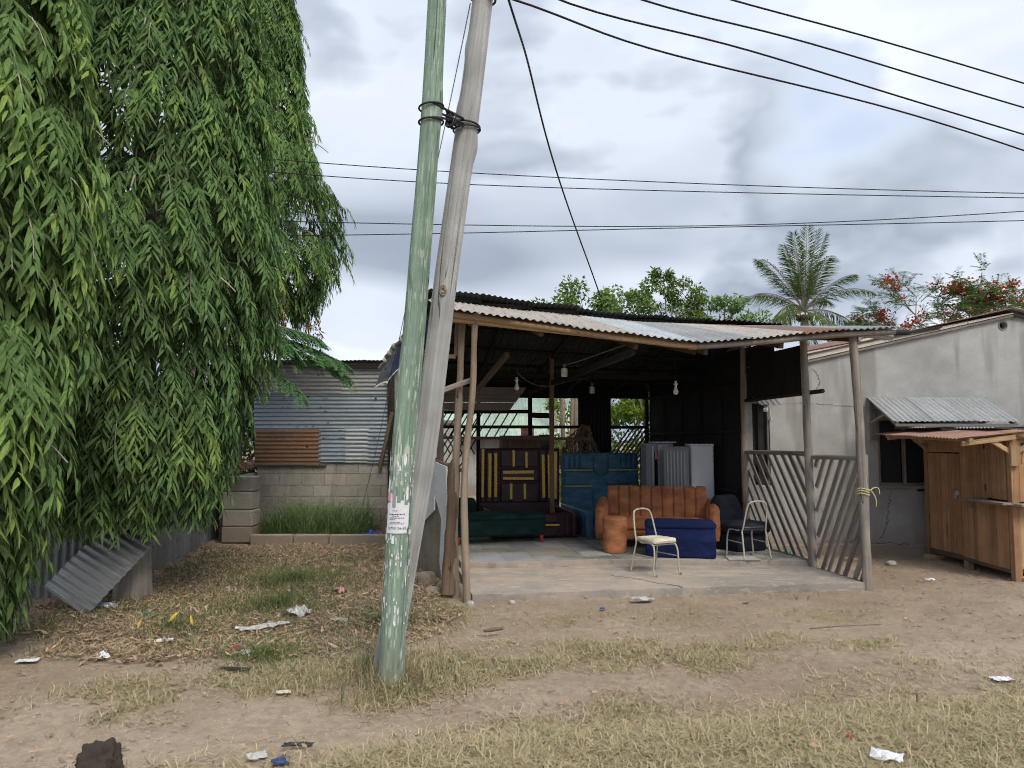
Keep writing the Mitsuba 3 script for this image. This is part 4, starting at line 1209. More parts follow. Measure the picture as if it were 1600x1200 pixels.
put('loop', ring(cg, 0.088, 4.055, 0.01), 'black_cable', lash, True)
put('loop', ring(cg, 0.088, 3.945, 0.004), 'black_cable', lash, True)
put('loop', ring(cy, 0.098, 4.02, -0.015), 'black_cable', lash, True)
put('loop', ring(cy, 0.100, 3.985, 0.005), 'black_cable', lash, True)
mid = np.array([(cg[0] + cy[0]) / 2 + 0.015, 5.47, 3.985])
pts = [mid + np.array([0.040 * math.cos(t * 2.3) * (0.6 + 0.4 * math.sin(t * 0.7)), 0.03 * math.sin(t * 1.7), 0.058 * math.sin(t * 2.05 + 0.6)]) for t in np.linspace(0, 20, 140)]
put('tangle', G().tube(pts, 0.006, 6), 'black_cable', lash, True)
for z0, z1, y0 in ((4.06, 4.03, 5.34), (3.95, 3.97, 5.34), (4.02, 3.99, 5.40)):
    put('strand', G().tube([(cg[0] + 0.02, y0, z0), mid + np.array([0, -0.03, z1 - 3.985]), (cy[0] - 0.02, 5.555, z1)], 0.009, 8, smooth_n=14), 'black_cable', lash, True)

# wires
ends = yp[np.argmin(abs(yp[:, 2] - 5.05))]


def wire(label, pts, r_, mat='black_cable', n=40):
    solo('overhead_wire', label, 'wire', G().tube(pts, r_, 6, smooth_n=n), mat, True)


wire('lowest of the four thick wires running to the upper right', [(-0.32, 5.55, 5.04), (-0.149, 5.56, 5.0), (0.867, 6.318, 5.067), (2.058, 6.876, 5.052), (3.891, 7.612, 5.0), (5.566, 8.2, 4.807), (9.0, 9.6, 4.5)], 0.0085)
wire('second lowest of the four thick wires running to the upper right', [(-0.67, 5.4, 5.30), (-0.148, 5.72, 5.271), (0.392, 6.068, 5.246), (1.732, 6.729, 5.277), (3.128, 7.318, 5.218), (5.575, 8.2, 4.986), (9.0, 9.6, 4.75)], 0.0085)
wire('third of the four thick wires running to the upper right', [(-0.9, 5.6, 5.60), (0.0, 5.9, 5.545), (1.139, 6.45, 5.472), (2.412, 7.024, 5.498), (3.906, 7.612, 5.429), (5.59, 8.2, 5.287), (9.0, 9.6, 5.1)], 0.0085)
wire('highest of the four thick wires running to the upper right', [(-1.2, 5.7, 5.71), (0.0, 6.0, 5.72), (2.039, 6.862, 5.716), (3.143, 7.318, 5.712), (4.32, 7.759, 5.66), (5.603, 8.2, 5.561), (9.0, 9.6, 5.4)], 0.0085)
wire('twisted drop wire slanting from the grey pole down to the shop roof', [(-0.13, 5.6, 5.35), (-0.025, 5.7, 5.028), (0.111, 6.45, 5.012), (0.327, 7.7, 4.85), (0.588, 8.7, 4.509), (0.897, 9.7, 4.13), (1.254, 10.85, 3.70)], 0.010)
wire('highest of the four thin far wires behind the poles', [(-9, 10.6, 6.15), (-3.775, 10.6, 5.639), (-1.347, 10.6, 5.455), (1.793, 10.6, 5.289), (7.165, 10.6, 5.115), (12, 10.6, 5.05)], 0.0065)
wire('second of the thin far wires just under the highest one', [(-9, 10.7, 5.95), (-3.77, 10.6, 5.455), (-1.345, 10.6, 5.28), (1.792, 10.6, 5.161), (7.162, 10.6, 5.051), (12, 10.6, 5.0)], 0.0065)
wire('third of the thin far wires, rising towards the right', [(-9, 10.6, 4.95), (-4.02, 10.6, 4.741), (-0.893, 10.6, 4.668), (3.036, 10.6, 4.659), (7.152, 10.6, 4.86), (12, 10.6, 5.2)], 0.0065)
wire('lowest of the four thin far wires in front of the trees', [(-9, 10.7, 4.42), (-4.014, 10.65, 4.514), (-0.892, 10.65, 4.559), (1.785, 10.65, 4.623), (7.147, 10.65, 4.741), (12, 10.65, 4.95)], 0.0065)
wire('thin guy wire slanting from the grey pole down to the grass by the block wall', [(-0.325, 5.8, 5.061), (-0.665, 7.0, 4.375), (-1.277, 9.0, 3.073), (-1.761, 10.5, 1.91), (-2.527, 12.6, 0.25)], 0.0045, 'grey_cable')
fit = thing('wire_fitting', 'insulator and short wire ends at the top of the grey pole', 'insulator')
put('strap', ring(cy + np.array([0.115, 0]), 0.098, 5.02, -0.02, 0.011), 'black_cable', fit, True)
put('insulator', G().lathe([(0, 0.05), (0.028, 0.045), (0.034, 0.0), (0.024, -0.02), (0.036, -0.04), (0, -0.055)], (-0.345, 5.55, 5.05), 14, R=roty(70)), 'dark_plastic', fit, True)
for dx, dz in ((0.05, 0.14), (0.12, 0.16), (0.17, 0.10), (0.16, -0.03)):
    put('wire_end', G().tube([(-0.16, 5.55, 5.0), (-0.12 + dx * 0.5, 5.53, 5.02 + dz * 0.3), (-0.14 + dx, 5.52, 5.0 + dz)], 0.006, 6, smooth_n=8), 'black_cable', fit, True)

# ------------------------------------------------------------------ iron clad building on the left
BL = thing('iron_clad_shed', 'shed with a concrete block base and horizontal corrugated iron cladding', 'shed')
YB = 14.5
bw, bh = 0.42, 0.215
rr = np.random.default_rng(4)
put('mortar_core', G().box((-3.4, YB + 0.12, 0.60), (2.72, 0.17, 1.24), var=7), 'masonry', BL)
for j in range(6):
    x, k = -4.76 + (-0.2 if j % 2 else 0), 0
    while x < -2.06:
        x0, x1 = max(x, -4.76), min(x + bw, -2.04)
        if x1 - x0 > 0.06:
            put('block', G().box(((x0 + x1) / 2, YB + 0.10 + rr.uniform(-0.004, 0.004), -0.02 + bh * (j + 0.5)), (x1 - x0 - 0.005, 0.19, bh - 0.005), var=1, ch=0.003), 'masonry', BL)
        x += bw
z = 1.235
sheets = [(-4.79, -3.56, 1.24, 1.87, 1, 'rusty brown iron sheet'), (-3.60, -3.10, 1.27, 1.885, 8, None), (-3.13, -2.66, 1.265, 1.89, 4, 'paler blue grey patch sheet'), (-2.69, -2.2, 1.25, 1.88, 8, None)]
for k, (x0, x1, z0, z1, var, lab) in enumerate(sheets):
    put('cladding_sheet', G().corr((x1, YB - 0.045 - 0.004 * (k % 2), z0), (-1, 0, 0), (0, 0, 1), x1 - x0, z1 - z0, var), 'metal' if var == 1 else 'shiny_metal', BL, label=lab)
for k, (x0, x1, z0, z1, var) in enumerate([(-4.83, -2.25, 1.85, 2.52, 8), (-4.83, -3.2, 2.50, 3.14, 0), (-3.25, -2.25, 2.49, 3.13, 0)]):
    put('cladding_sheet', G().corr((x1, YB - 0.02 + 0.004 * k, z0), (-1, 0, 0), (0, 0, 1), x1 - x0, z1 - z0, var), 'shiny_metal', BL)
for k in range(26):
    x, zz = rr.uniform(-4.7, -2.4), rr.choice([2.0, 2.28, 2.47, 1.55])
    put('nail_hole', G().lathe([(0, 0.0), (0.010 + 0.012 * (rr.random() < 0.15), 0.0)], (x, YB - 0.052, zz + rr.uniform(-.02, .02)), 8, R=rotx(90)), 'black_hole', BL)
put('corner_post', G().beam((-2.22, YB - 0.06, 0.1), (-2.27, YB - 0.06, 3.1), 0.12, 0.1, 4, (0, 1, 0)), 'wood', BL)
put('corner_post', G().beam((-2.44, YB - 0.12, 1.18), (-2.22, YB - 0.12, 2.2), 0.07, 0.07, 8, (0, 1, 0)), 'wood', BL)
put('ledger', G().beam((-4.8, YB - 0.05, 1.225), (-3.45, YB - 0.05, 1.222), 0.05, 0.03, 8), 'wood', BL)
put('side_wall', G().box((-4.75, YB + 2.6, 1.5), (0.1, 4.8, 3.0), var=1), 'masonry', BL)
put('side_wall', G().box((-2.2, YB + 2.6, 1.5), (0.1, 4.8, 3.0), var=1), 'masonry', BL)
for k in range(4):
    put('roof_sheet', G().corr((-4.95 + 0.72 * k, YB - 0.2, 3.16), (0, 1, 0.05), (1, 0, 0), 5.4, 0.74, 7), 'metal', BL)
put('purlin', G().beam((-4.9, YB - 0.12, 3.12), (-2.2, YB - 0.12, 3.09), 0.05, 0.06, 4), 'wood', BL)

# block pillar, kerb wall, low return wall
PIL = thing('block_pillar', 'short grey concrete block pillar with a dark stained top', 'pillar')
put('core', G().box((-4.46, 12.85, 0.52), (0.44, 0.36, 1.02), var=7), 'masonry', PIL)
for j, hh in enumerate((0.25, 0.26, 0.28, 0.24)):
    z0 = 0.02 + [0, 0.26, 0.53, 0.82][j]
    put('block', G().box((-4.46 + 0.01 * (j % 2), 12.85, z0 + hh / 2), (0.485, 0.40, hh), var=1 if j < 3 else 8, ch=0.014), 'masonry', PIL, label='dark stained top block' if j == 3 else None)
KW = thing('kerb_wall', 'low concrete kerb wall between the pillar and the shop', 'kerb')
x = -4.20
while x < -1.3:
    L = rr.uniform(0.55, 0.95)
    put('block', G().box((x + L / 2, 12.60 + rr.uniform(-0.01, 0.01), 0.05), (L - 0.014, 0.16, 0.22), rotz(rr.uniform(-0.6, 0.6)), 1, 0.016), 'masonry', KW)
    x += L
RW = thing('side_wall', 'low block wall with a pale coping running back from the pillar', 'wall')
for j in range(5):
    for k in range(5):
        put('block', G().box((-4.80 - 0.03 * k, 13.25 + 0.42 * k, 0.10 + 0.215 * j), (0.18, 0.41, 0.205), var=1, ch=0.01), 'masonry', RW)
for k in range(3):
    put('coping', G().beam((-4.82 - 0.05 * k, 13.08 + 0.7 * k, 1.14 + 0.04 * k), (-4.87 - 0.05 * k, 13.77 + 0.7 * k, 1.17 + 0.04 * k), 0.24, 0.07, 8), 'masonry', RW)
PO = thing('concrete_post', 'pale concrete post half hidden behind the hanging leaves', 'post')
put('shaft', G().box((-5.45, 15.0, 1.05), (0.30, 0.26, 2.1), var=8, ch=0.015), 'masonry', PO)
put('cap', G().box((-5.45, 15.0, 2.15), (0.40, 0.34, 0.10), var=8, ch=0.015), 'masonry', PO)

# corrugated iron fence
FE = thing('iron_fence', 'long corrugated iron fence of upright sheets under the trees', 'fence')
fl = np.array([(-4.36, 9.16), (-4.55, 10.2), (-4.74, 11.39), (-4.95, 12.6), (-5.3, 14.6)])
pf = curve(fl, 10)
for k in range(9):
    a, b = pf[k], pf[k + 1]
    d = b - a
    L = np.linalg.norm(d)
    put('sheet', G().corr((*a, -0.03), (rr.uniform(-0.03, 0.03), rr.uniform(-0.03, 0.03), 1), (d[0], d[1], 0), 1.72 + rr.uniform(-0.08, 0.08), L + 0.05, [4, 0, 4, 4, 0, 4, 9, 4, 0][k]), 'shiny_metal', FE)
for k in range(5):
    put('post', G().tube([(fl[k][0] - 0.08, fl[k][1] + 0.1, -0.1), (fl[k][0] - 0.08, fl[k][1] + 0.1, 1.8)], 0.04, 8, 8), 'wood', FE, True)
for a, b in (((-4.36, 9.16), (-4.62, 8.45)), ((-4.62, 8.45), (-5.3, 8.2)), ((-5.3, 8.2), (-6.1, 8.1)), ((-6.1, 8.1), (-6.9, 8.0)), ((-6.9, 8.0), (-7.7, 7.9))):
    d = np.array(b) - a
    put('sheet', G().corr((*a, -0.03), (0, 0.02, 1), (d[0], d[1], 0), 1.66, np.linalg.norm(d) + 0.04, 9), 'metal', FE)
cc = norm(np.array([0.42, 0.42, 0.62]))
uu = np.array([-0.62, 0.25, 0.50])
uu = norm(uu - cc * (uu @ cc))
LS = G().corr(np.array([-4.05, 7.50, -0.01]) + cc * 0.92, uu, -cc, 0.56, 0.92, 9)
solo('loose_iron_sheet', 'loose corrugated iron sheet leaning askew beside the tree trunk', 'metal sheet', LS, 'shiny_metal')

# ------------------------------------------------------------------ grey plastered house on the right
HO = thing('plastered_house', 'grey plastered house with cracked walls and a low gabled iron roof', 'house')
HX0, HX1, HY = 3.50, 11.7, 11.6
PX, PZ = 7.55, 3.56
zl = PZ - 0.224 * (PX - HX0)
zr = PZ - 0.224 * (HX1 - PX)
wall = Polygon([(HX0, -0.2), (HX1, -0.2), (HX1, zr), (PX, PZ), (HX0, zl)])
holes = [sbox(5.47, 0.99, 6.30, 2.02), sbox(8.3, 0.99, 9.3, 2.02), sbox(3.60, 1.0, 3.86, 2.22)]
for h in holes:
    wall = wall.difference(h)
wall = wall.difference(Polygon([(7.42 + 0.062 * math.cos(t), 3.40 + 0.062 * math.sin(t)) for t in np.linspace(0, 2 * np.pi, 20)[:-1]]))
put('wall', G().prism(wall, 0.18, (0, HY, 0), var=2), 'masonry', HO, label='cracked grey front wall')
put('wall', G().box((HX0 + 0.09, HY + 3.6, zl / 2 - 0.06), (0.18, 6.8, zl), var=2), 'masonry', HO)
put('wall', G().box((HX1 - 0.09, HY + 3.6, zr / 2 - 0.06), (0.18, 6.8, zr), var=2), 'masonry', HO)
put('wall', G().prism(Polygon([(HX0, -0.2), (HX1, -0.2), (HX1, zr), (PX, PZ), (HX0, zl)]), 0.18, (0, HY + 7.0, 0), var=2), 'masonry', HO)
put('plinth', G().prism(jag((3.5, -0.1), (9.0, -0.1), 20, 0.0, 1) + jag((9.0, 0.15), (3.5, 0.13), 60, 0.02, 9), 0.16, (0, HY - 0.155, 0), var=8), 'masonry', HO, label='rough concrete plinth along the foot of the wall')
# roof
ls, rs = norm(np.array([-1, 0, -0.224])), norm(np.array([1, 0, -0.224]))
for k in range(10):
    y = HY - 0.10 + 0.74 * k
    put('roof_sheet', G().corr((PX, y, PZ + 0.10), ls, (0, 1, 0), 4.12, 0.76, 3 if k % 3 else 5), 'metal', HO)
    put('roof_sheet', G().corr((PX, y + 0.76, PZ + 0.10), rs, (0, -1, 0), 4.6, 0.76, 3), 'metal', HO)
# tan verge sheet lying along the left rake, broadest at the eave
V = []
for t in np.linspace(0, 1, 24):
    x = 3.55 + (PX - 3.55) * t
    z = PZ - 0.224 * (PX - x) + 0.012
    w = 0.19 * (1 - t) + 0.02
    V.append([(x, HY - 0.075, z), (x, HY - 0.045, z + w * 0.55), (x, HY + 0.10, z + w)])
put('verge_sheet', G().slab(np.array(V), (0, 0.3, 0.9), 0.006, 3), 'metal', HO, label='tan metal verge strip along the left roof edge')
V2 = np.array(V)[1:11, 1:] * np.array([1, 1, 1]) + np.array([0, 0.03, 0.045])
put('verge_sheet', G().slab(V2, (0, 0.3, 0.9), 0.006, 5), 'metal', HO, label='rusty strip above the tan verge')
put('barge_board', G().beam((3.6, HY - 0.045, PZ - 0.224 * (PX - 3.6) - 0.015), (PX, HY - 0.045, PZ - 0.015), 0.03, 0.035, 9), 'wood', HO)
put('barge_board', G().beam((PX, HY - 0.045, PZ - 0.0), (HX1 + 0.3, HY - 0.045, PZ - 0.224 * (HX1 + 0.3 - PX)), 0.03, 0.05, 4), 'wood', HO)
put('barge_board', G().beam((5.6, HY - 0.10, PZ - 0.224 * (PX - 5.6) + 0.10), (6.45, HY - 0.09, PZ - 0.224 * (PX - 6.45) + 0.055), 0.03, 0.03, 4), 'wood', HO)
vent = put('vent', G().lathe([(0.062, 0.0), (0.072, -0.012), (0.066, -0.02), (0.056, -0.012), (0.056, 0.12)], (7.42, HY, 3.40), 24, 8, R=rotx(-90)), 'masonry', HO, True)
put('grille', G().lathe([(0, 0.0), (0.05, 0.0)], (7.42, HY + 0.10, 3.40), 16, R=rotx(90)), 'black_hole', vent)
for x0, x1, z0, z1 in ((5.47, 6.30, 0.99, 2.02), (8.3, 9.3, 0.99, 2.02)):
    w = put('window', G().box(((x0 + x1) / 2, HY + 0.10, z0 + 0.02), (x1 - x0, 0.08, 0.05), var=5), 'wood', HO)
    put('frame', G().box((x0 + 0.022, HY + 0.06, (z0 + z1) / 2), (0.044, 0.07, z1 - z0), var=5), 'wood', w)
    put('frame', G().box((x1 - 0.022, HY + 0.06, (z0 + z1) / 2), (0.044, 0.07, z1 - z0), var=5), 'wood', w)
    put('mullion', G().box(((x0 + x1) / 2 - 0.005, HY + 0.06, (z0 + z1) / 2), (0.036, 0.06, z1 - z0 - 0.01), var=5), 'wood', w)
    put('frame', G().box(((x0 + x1) / 2, HY + 0.05, z1 - 0.03), (x1 - x0 - 0.09, 0.07, 0.05), var=5), 'wood', w)
    for a, b in ((x0 + 0.05, (x0 + x1) / 2 - 0.03), ((x0 + x1) / 2 + 0.02, x1 - 0.05)):
        put('insect_screen', G().box(((a + b) / 2, HY + 0.115, (z0 + z1) / 2), (b - a, 0.008, z1 - z0 - 0.06), ch=0.001), 'screen_mesh', w)
    put('sill', G().box(((x0 + x1) / 2, HY - 0.02, z0 - 0.018), (x1 - x0 + 0.08, 0.12, 0.03), var=8), 'masonry', HO)
put('window_jamb', G().box((5.42, HY - 0.02, 1.90), (0.07, 0.035, 0.46), var=5), 'wood', HO)
w = put('window', G().box((3.73, HY + 0.10, 1.62), (0.26, 0.012, 1.22), ch=0.001), 'screen_mesh', HO)
put('frame', G().box((3.845, HY + 0.06, 1.62), (0.03, 0.07, 1.22), var=5), 'wood', w)
put('mullion', G().box((3.70, HY + 0.06, 1.62), (0.02, 0.05, 1.22), var=4), 'wood', w)


def awning(x0, x1, z0, z1, out, n, label):
    aw = put('awning', G().beam((x0, HY - 0.03, z0 - 0.03), (x1, HY - 0.03, z0 - 0.03), 0.05, 0.05, 5), 'wood', HO, label=label)
    wd = (x1 - x0) / n
    d = np.array([0, -out, z1 - z0])
    for k in range(n):
        put('sheet', G().corr((x0 + wd * k - 0.02, HY - 0.005, z0 + 0.02 + 0.004 * (k % 2)), d, (1, 0, 0), np.linalg.norm(d), wd + 0.04, 9 if k % 2 == 0 else 0, nl=3), 'metal', aw)
    for x in (x0 + 0.04, x1 - 0.05):
        put('rafter', G().beam((x, HY - 0.02, z0 - 0.015), (x, HY - out + 0.02, z1 - 0.02), 0.045, 0.05, 5), 'wood', aw)
        put('brace', G().beam((x, HY - 0.02, z0 - 0.36), (x, HY - out * 0.55, z0 + (z1 - z0) * 0.55 - 0.04), 0.04, 0.04, 5), 'wood', aw)
        put('wall_strut', G().beam((x, HY - 0.022, z0 - 0.03), (x, HY - 0.022, z0 - 0.62), 0.05, 0.04, 5, (0, 1, 0)), 'wood', aw)
    put('fascia', G().beam((x0 + 0.02, HY - out + 0.04, z1 - 0.03), (x1, HY - out + 0.04, z1 - 0.03), 0.04, 0.04, 5), 'wood', aw)


awning(5.34, 7.08, 2.29, 1.91, 0.80, 3, 'grey corrugated window awning')
awning(8.1, 9.5, 2.29, 1.91, 0.80, 2, 'corrugated awning of the farther window')
aw = put('awning', G().beam((3.55, HY - 0.02, 2.30), (3.86, HY - 0.02, 2.30), 0.05, 0.05, 5), 'wood', HO, label='small awning glimpsed behind the shop posts')
put('rafter', G().beam((3.86, HY - 0.02, 2.32), (3.66, HY - 0.42, 2.10), 0.05, 0.05, 6), 'wood', aw)
put('brace', G().beam((3.86, HY - 0.02, 1.98), (3.74, HY - 0.30, 2.18), 0.04, 0.04, 6), 'wood', aw)
put('sheet', G().corr((3.56, HY - 0.01, 2.37), (0, -0.45, -0.2), (1, 0, 0), 0.48, 0.32, 0), 'metal', aw)


def crack(pts, w, seed, parent=HO, amp=0.022):
    r_ = np.random.default_rng(seed)
    p = curve(np.array(pts), 46) + r_.uniform(-amp, amp, (46, 2)) * np.array([1, 0.7])
    g = G()
    for k in range(45):
        a, b = p[k], p[k + 1]
        d = norm(b - a)
        ww = 0.65 * w * r_.uniform(0.3, 1.4)
        nn = np.array([-d[1], d[0]]) * ww
        g.prism([tuple(a - nn), tuple(b - nn * 0.9), tuple(b + nn * 0.9), tuple(a + nn)], 0.003, (0, HY - 0.0035 - 0.00002 * k, 0))
    put('crack', g, 'crack_dark', parent)


crack([(5.66, 0.96), (5.60, 0.70), (5.56, 0.45), (5.44, 0.22)], 0.006, 1)
crack([(3.95, 2.20), (4.4, 2.22), (4.75, 2.20), (5.33, 2.16)], 0.004, 2, amp=0.012)
crack([(4.4, 0.14), (5.0, 0.17), (5.6, 0.15), (6.2, 0.10)], 0.009, 3, amp=0.03)
crack([(4.5, 2.75), (4.62, 2.55), (4.56, 2.40)], 0.004, 4)
crack([(4.15, 1.2), (4.5, 0.8), (4.7, 0.4)], 0.003, 5)
solo('dark_bracket', 'small dark bracket on the house wall under the window sill', 'bracket', G().beam((6.02, HY - 0.05, 0.93), (6.3, HY - 0.05, 0.94), 0.05, 0.03, 4).beam((6.14, HY - 0.05, 0.92), (6.24, HY - 0.05, 0.76), 0.04, 0.05, 4), 'wood')

# ------------------------------------------------------------------ plank kiosk
KI = thing('plank_kiosk', 'brown wooden plank kiosk on short legs with a counter shelf and iron roof', 'kiosk')
KX, KY0, KY1 = 5.95, 9.27, 11.14
rr = np.random.default_rng(17)


def kput(name, g, **k):
    return put(name, g, 'wood', KI, **k)


for x, y in ((KX, KY0), (KX, 10.24), (KX, KY1), (7.75, KY0), (7.75, KY1)):
    kput('post', G().box((x + 0.03, y + 0.03, 0.86), (0.085, 0.085, 1.78), var=3, ch=0.004))
for x, y in ((KX - 0.02, KY1 - 0.02), (KX + 0.12, KY0 + 0.02)):
    kput('foot_block', G().box((x + 0.05, y, 0.02), (0.22, 0.14, 0.06), rotz(8), 12))


def planks(along, p0, n_total, z0, z1, axis_, off, name, parent=KI, var=3):
    s = 0.0
    k = 0
    while s < n_total - 0.02:
        w = min(rr.uniform(0.075, 0.115), n_total - s)
        e0, e1 = rr.uniform(-0.008, 0.008, 2)
        d = rr.uniform(-0.003, 0.003)
        if axis_ == 'y':
            g = G().box((off + d, p0 + s + w / 2, (z0 + z1) / 2), (0.02, w - 0.004, z1 - z0 + e0), rotx(rr.uniform(-0.25, 0.25)), var, 0.002)
        else:
            g = G().box((p0 + s + w / 2, off + d, (z0 + z1) / 2), (w - 0.004, 0.02, z1 - z0 + e0), roty(rr.uniform(-0.25, 0.25)), var, 0.002)
        put(name, g, 'wood', parent)
        s += w
        k += 1


# left face: door, lintel, counter front, shutter
door = kput('door', G().box((KX + 0.012, 10.70, 0.32), (0.02, 0.74, 0.06), var=3), label='plank door on the left side')
planks('z', 10.32, 0.78, 0.155, 1.49, 'y', KX - 0.006, 'plank', door)
put('hasp', G().box((KX - 0.026, 10.37, 0.97), (0.02, 0.05, 0.06), ch=0.004), 'silver', door)
put('padlock', G().rbox((KX - 0.035, 10.40, 0.92), (0.022, 0.04, 0.05), 0.008, n=4), 'grey_enamel', door, True)
put('shackle', G().tube([(KX - 0.035, 10.388, 0.94), (KX - 0.035, 10.388, 0.97), (KX - 0.035, 10.412, 0.97), (KX - 0.035, 10.412, 0.94)], 0.004, 6), 'silver', door, True)
planks('z', 10.32, 0.80, 1.505, 1.76, 'y', KX, 'plank')
planks('z', 10.08, 0.16, 0.13, 1.76, 'y', KX + 0.004, 'plank')
planks('z', 9.36, 0.74, 0.13, 0.90, 'y', KX - 0.004, 'plank')
planks('z', 9.76, 0.30, 0.93, 1.74, 'y', KX + 0.002, 'plank')
sh = kput('shutter', G().box((KX + 0.018, 9.56, 1.34), (0.016, 0.38, 0.05), var=3))
planks('z', 9.37, 0.385, 0.95, 1.72, 'y', KX - 0.004, 'plank', sh, 3)
for z in (1.08, 1.60):
    put('hinge', G().box((KX - 0.018, 9.765, z), (0.006, 0.03, 0.08), ch=0.001), 'dark_plastic', sh)
kput('shelf', G().box((KX - 0.07, 9.66, 0.912), (0.17, 0.90, 0.028), var=5, ch=0.004), label='grey weathered counter shelf')
kput('shelf', G().box((6.80, KY0 - 0.10, 0.905), (1.75, 0.20, 0.028), var=5, ch=0.004))
kput('bracket', G().beam((KX - 0.01, 10.02, 0.76), (KX - 0.12, 10.02, 0.90), 0.03, 0.03, 5))
kput('bracket', G().beam((6.3, KY0 - 0.01, 0.74), (6.3, KY0 - 0.15, 0.89), 0.03, 0.03, 5))
kput('cleat', G().beam((KX + 0.0, 9.34, 0.11), (KX + 0.0, KY1, 0.125), 0.03, 0.05, 11))
# front face
planks('z', KX + 0.076, 1.74, 0.14, 0.89, 'x', KY0 + 0.012, 'plank', var=12)
planks('z', KX + 0.076, 1.74, 0.93, 1.68, 'x', KY0 + 0.016, 'plank', var=3)
planks('z', 10.0, 0.0, 0.1, 0.9, 'x', KY1, 'plank')
kput('wall', G().box((6.9, KY1 + 0.04, 0.95), (1.8, 0.02, 1.6), var=3))
kput('wall', G().box((7.80, 10.2, 0.95), (0.02, 1.9, 1.6), var=3))
kput('floor', G().box((6.87, 10.2, 0.115), (1.76, 1.8, 0.03), var=11))
put('paint_smear', G().box((KX + 0.150, KY0 - 0.0005, 1.47), (0.022, 0.005, 0.16), roty(8), ch=0.001), 'tan_leg', KI)
put('hinge', G().box((KX + 0.15, KY0 + 0.0, 1.60), (0.04, 0.008, 0.07), ch=0.001), 'dark_plastic', KI)
# roof timbers and sheets
kput('rafter', G().beam((KX + 0.03, KY0 - 0.05, 1.705), (5.36, KY0 - 0.02, 1.625), 0.05, 0.06, 12))
kput('rafter', G().beam((KX + 0.03, KY1 - 0.1, 1.78), (5.36, KY1 - 0.08, 1.70), 0.05, 0.06, 12))
kput('rafter', G().beam((KX + 0.03, 10.24, 1.74), (5.36, 10.22, 1.66), 0.05, 0.06, 12))
kput('rafter', G().beam((KX - 0.05, 9.35, 1.755), (6.9, 8.70, 1.66), 0.05, 0.06, 12))
kput('brace', G().beam((KX + 0.02, KY0 - 0.02, 1.50), (KX - 0.24, KY0 - 0.02, 1.665), 0.04, 0.05, 12))
kput('brace', G().beam((KX + 0.05, KY0 - 0.02, 1.52), (KX + 0.30, KY0 - 0.08, 1.69), 0.04, 0.05, 12))
kput('brace', G().beam((KX + 0.02, KY1 - 0.02, 1.52), (KX - 0.2, KY1 - 0.02, 1.70), 0.04, 0.05, 12))
kput('block', G().box((KX + 0.01, KY0 - 0.055, 1.48), (0.11, 0.05, 0.24), var=12))
kput('beam', G().beam((KX - 0.02, KY0 + 0.02, 1.72), (7.9, KY0 + 0.02, 1.72), 0.06, 0.08, 12))
kput('beam', G().beam((5.42, 9.15, 1.665), (5.42, 11.2, 1.725), 0.05, 0.04, 12, (0, 0, 1)))
for k in range(3):
    y0 = 9.18 + 0.70 * k
    up = norm(np.array([0.72, 0.0, 0.075]))
    put('roof_sheet', G().corr((5.27, y0 + 0.72, 1.708 + 0.026 * k), up, (0, -1, -0.036), 0.95, 0.73, 5), 'metal', KI, label='rusty pink roof sheet over the door side')
put('roof_sheet', G().corr((5.56, 11.3, 1.845), (1, 0, 0.015), (0, -1, -0.005), 2.9, 0.9, 4), 'shiny_metal', KI, label='bright iron roof sheet')
put('roof_sheet', G().corr((5.95, 10.45, 1.83), (1, 0, 0.015), (0, -1, -0.01), 2.5, 0.9, 4), 'shiny_metal', KI)
put('roof_sheet', G().corr((6.4, 9.6, 1.80), (1, 0, 0.01), (0, -1, -0.04), 2.1, 0.86, 5), 'metal', KI)
kput('beam', G().beam((5.75, 10.4, 1.80), (8.2, 10.4, 1.80), 0.05, 0.05, 4))

# ------------------------------------------------------------------ foliage
def leaves(P, D, N, L, Wd, var, tone, curl=0.25, detail=2):
    """Lance-shaped leaves: P base, D direction, N face normal, L length, Wd width; tone 0..1 picks a leaf's own colour."""
    n = len(P)
    D = norm(D)
    S = norm(np.cross(D, N))
    N = np.cross(S, D)
    L, Wd = np.broadcast_to(L, n)[:, None], np.broadcast_to(Wd, n)[:, None]
    st = {2: [(0.2, 0.72), (0.42, 1.0), (0.72, 0.7)], 1: [(0.4, 1.0)], 0: []}[detail]
    cols = [P]
    for t, w in st:
        c = P + D * L * t + N * (-curl * L * t * t)
        f = N * Wd * 0.18 * w
        cols += [c - S * Wd * w / 2 + f, c, c + S * Wd * w / 2 + f]
    cols.append(P + D * L + N * (-curl * L))
    V = np.stack(cols, 1)
    m = V.shape[1]
    F = []
    if detail == 0:
        return None
    k = len(st)
    F += [[0, 1, 2], [0, 2, 3]]
    for s in range(k - 1):
        a, b = 1 + 3 * s, 4 + 3 * s
        F += [[a, b, b + 1], [a, b + 1, a + 1], [a + 1, b + 1, b + 2], [a + 1, b + 2, a + 2]]
    a = 1 + 3 * (k - 1)
    F += [[a, m - 1, a + 1], [a + 1, m - 1, a + 2]]
    F = np.array(F)
    tone = np.clip(np.broadcast_to(tone, n), 0, 0.998)
    uv = np.stack([np.repeat((var + tone)[:, None], m, 1), np.tile(np.linspace(0, 1, m), (n, 1))], -1)
    return V, F, uv


def leaf_mesh(parts):
    g = G()
    for V, F, uv in parts:
        n, m = V.shape[:2]
        g.add(V.reshape(-1, 3), (F[None] + (np.arange(n) * m)[:, None, None]).reshape(-1, 3), uv.reshape(-1, 2))
    return g


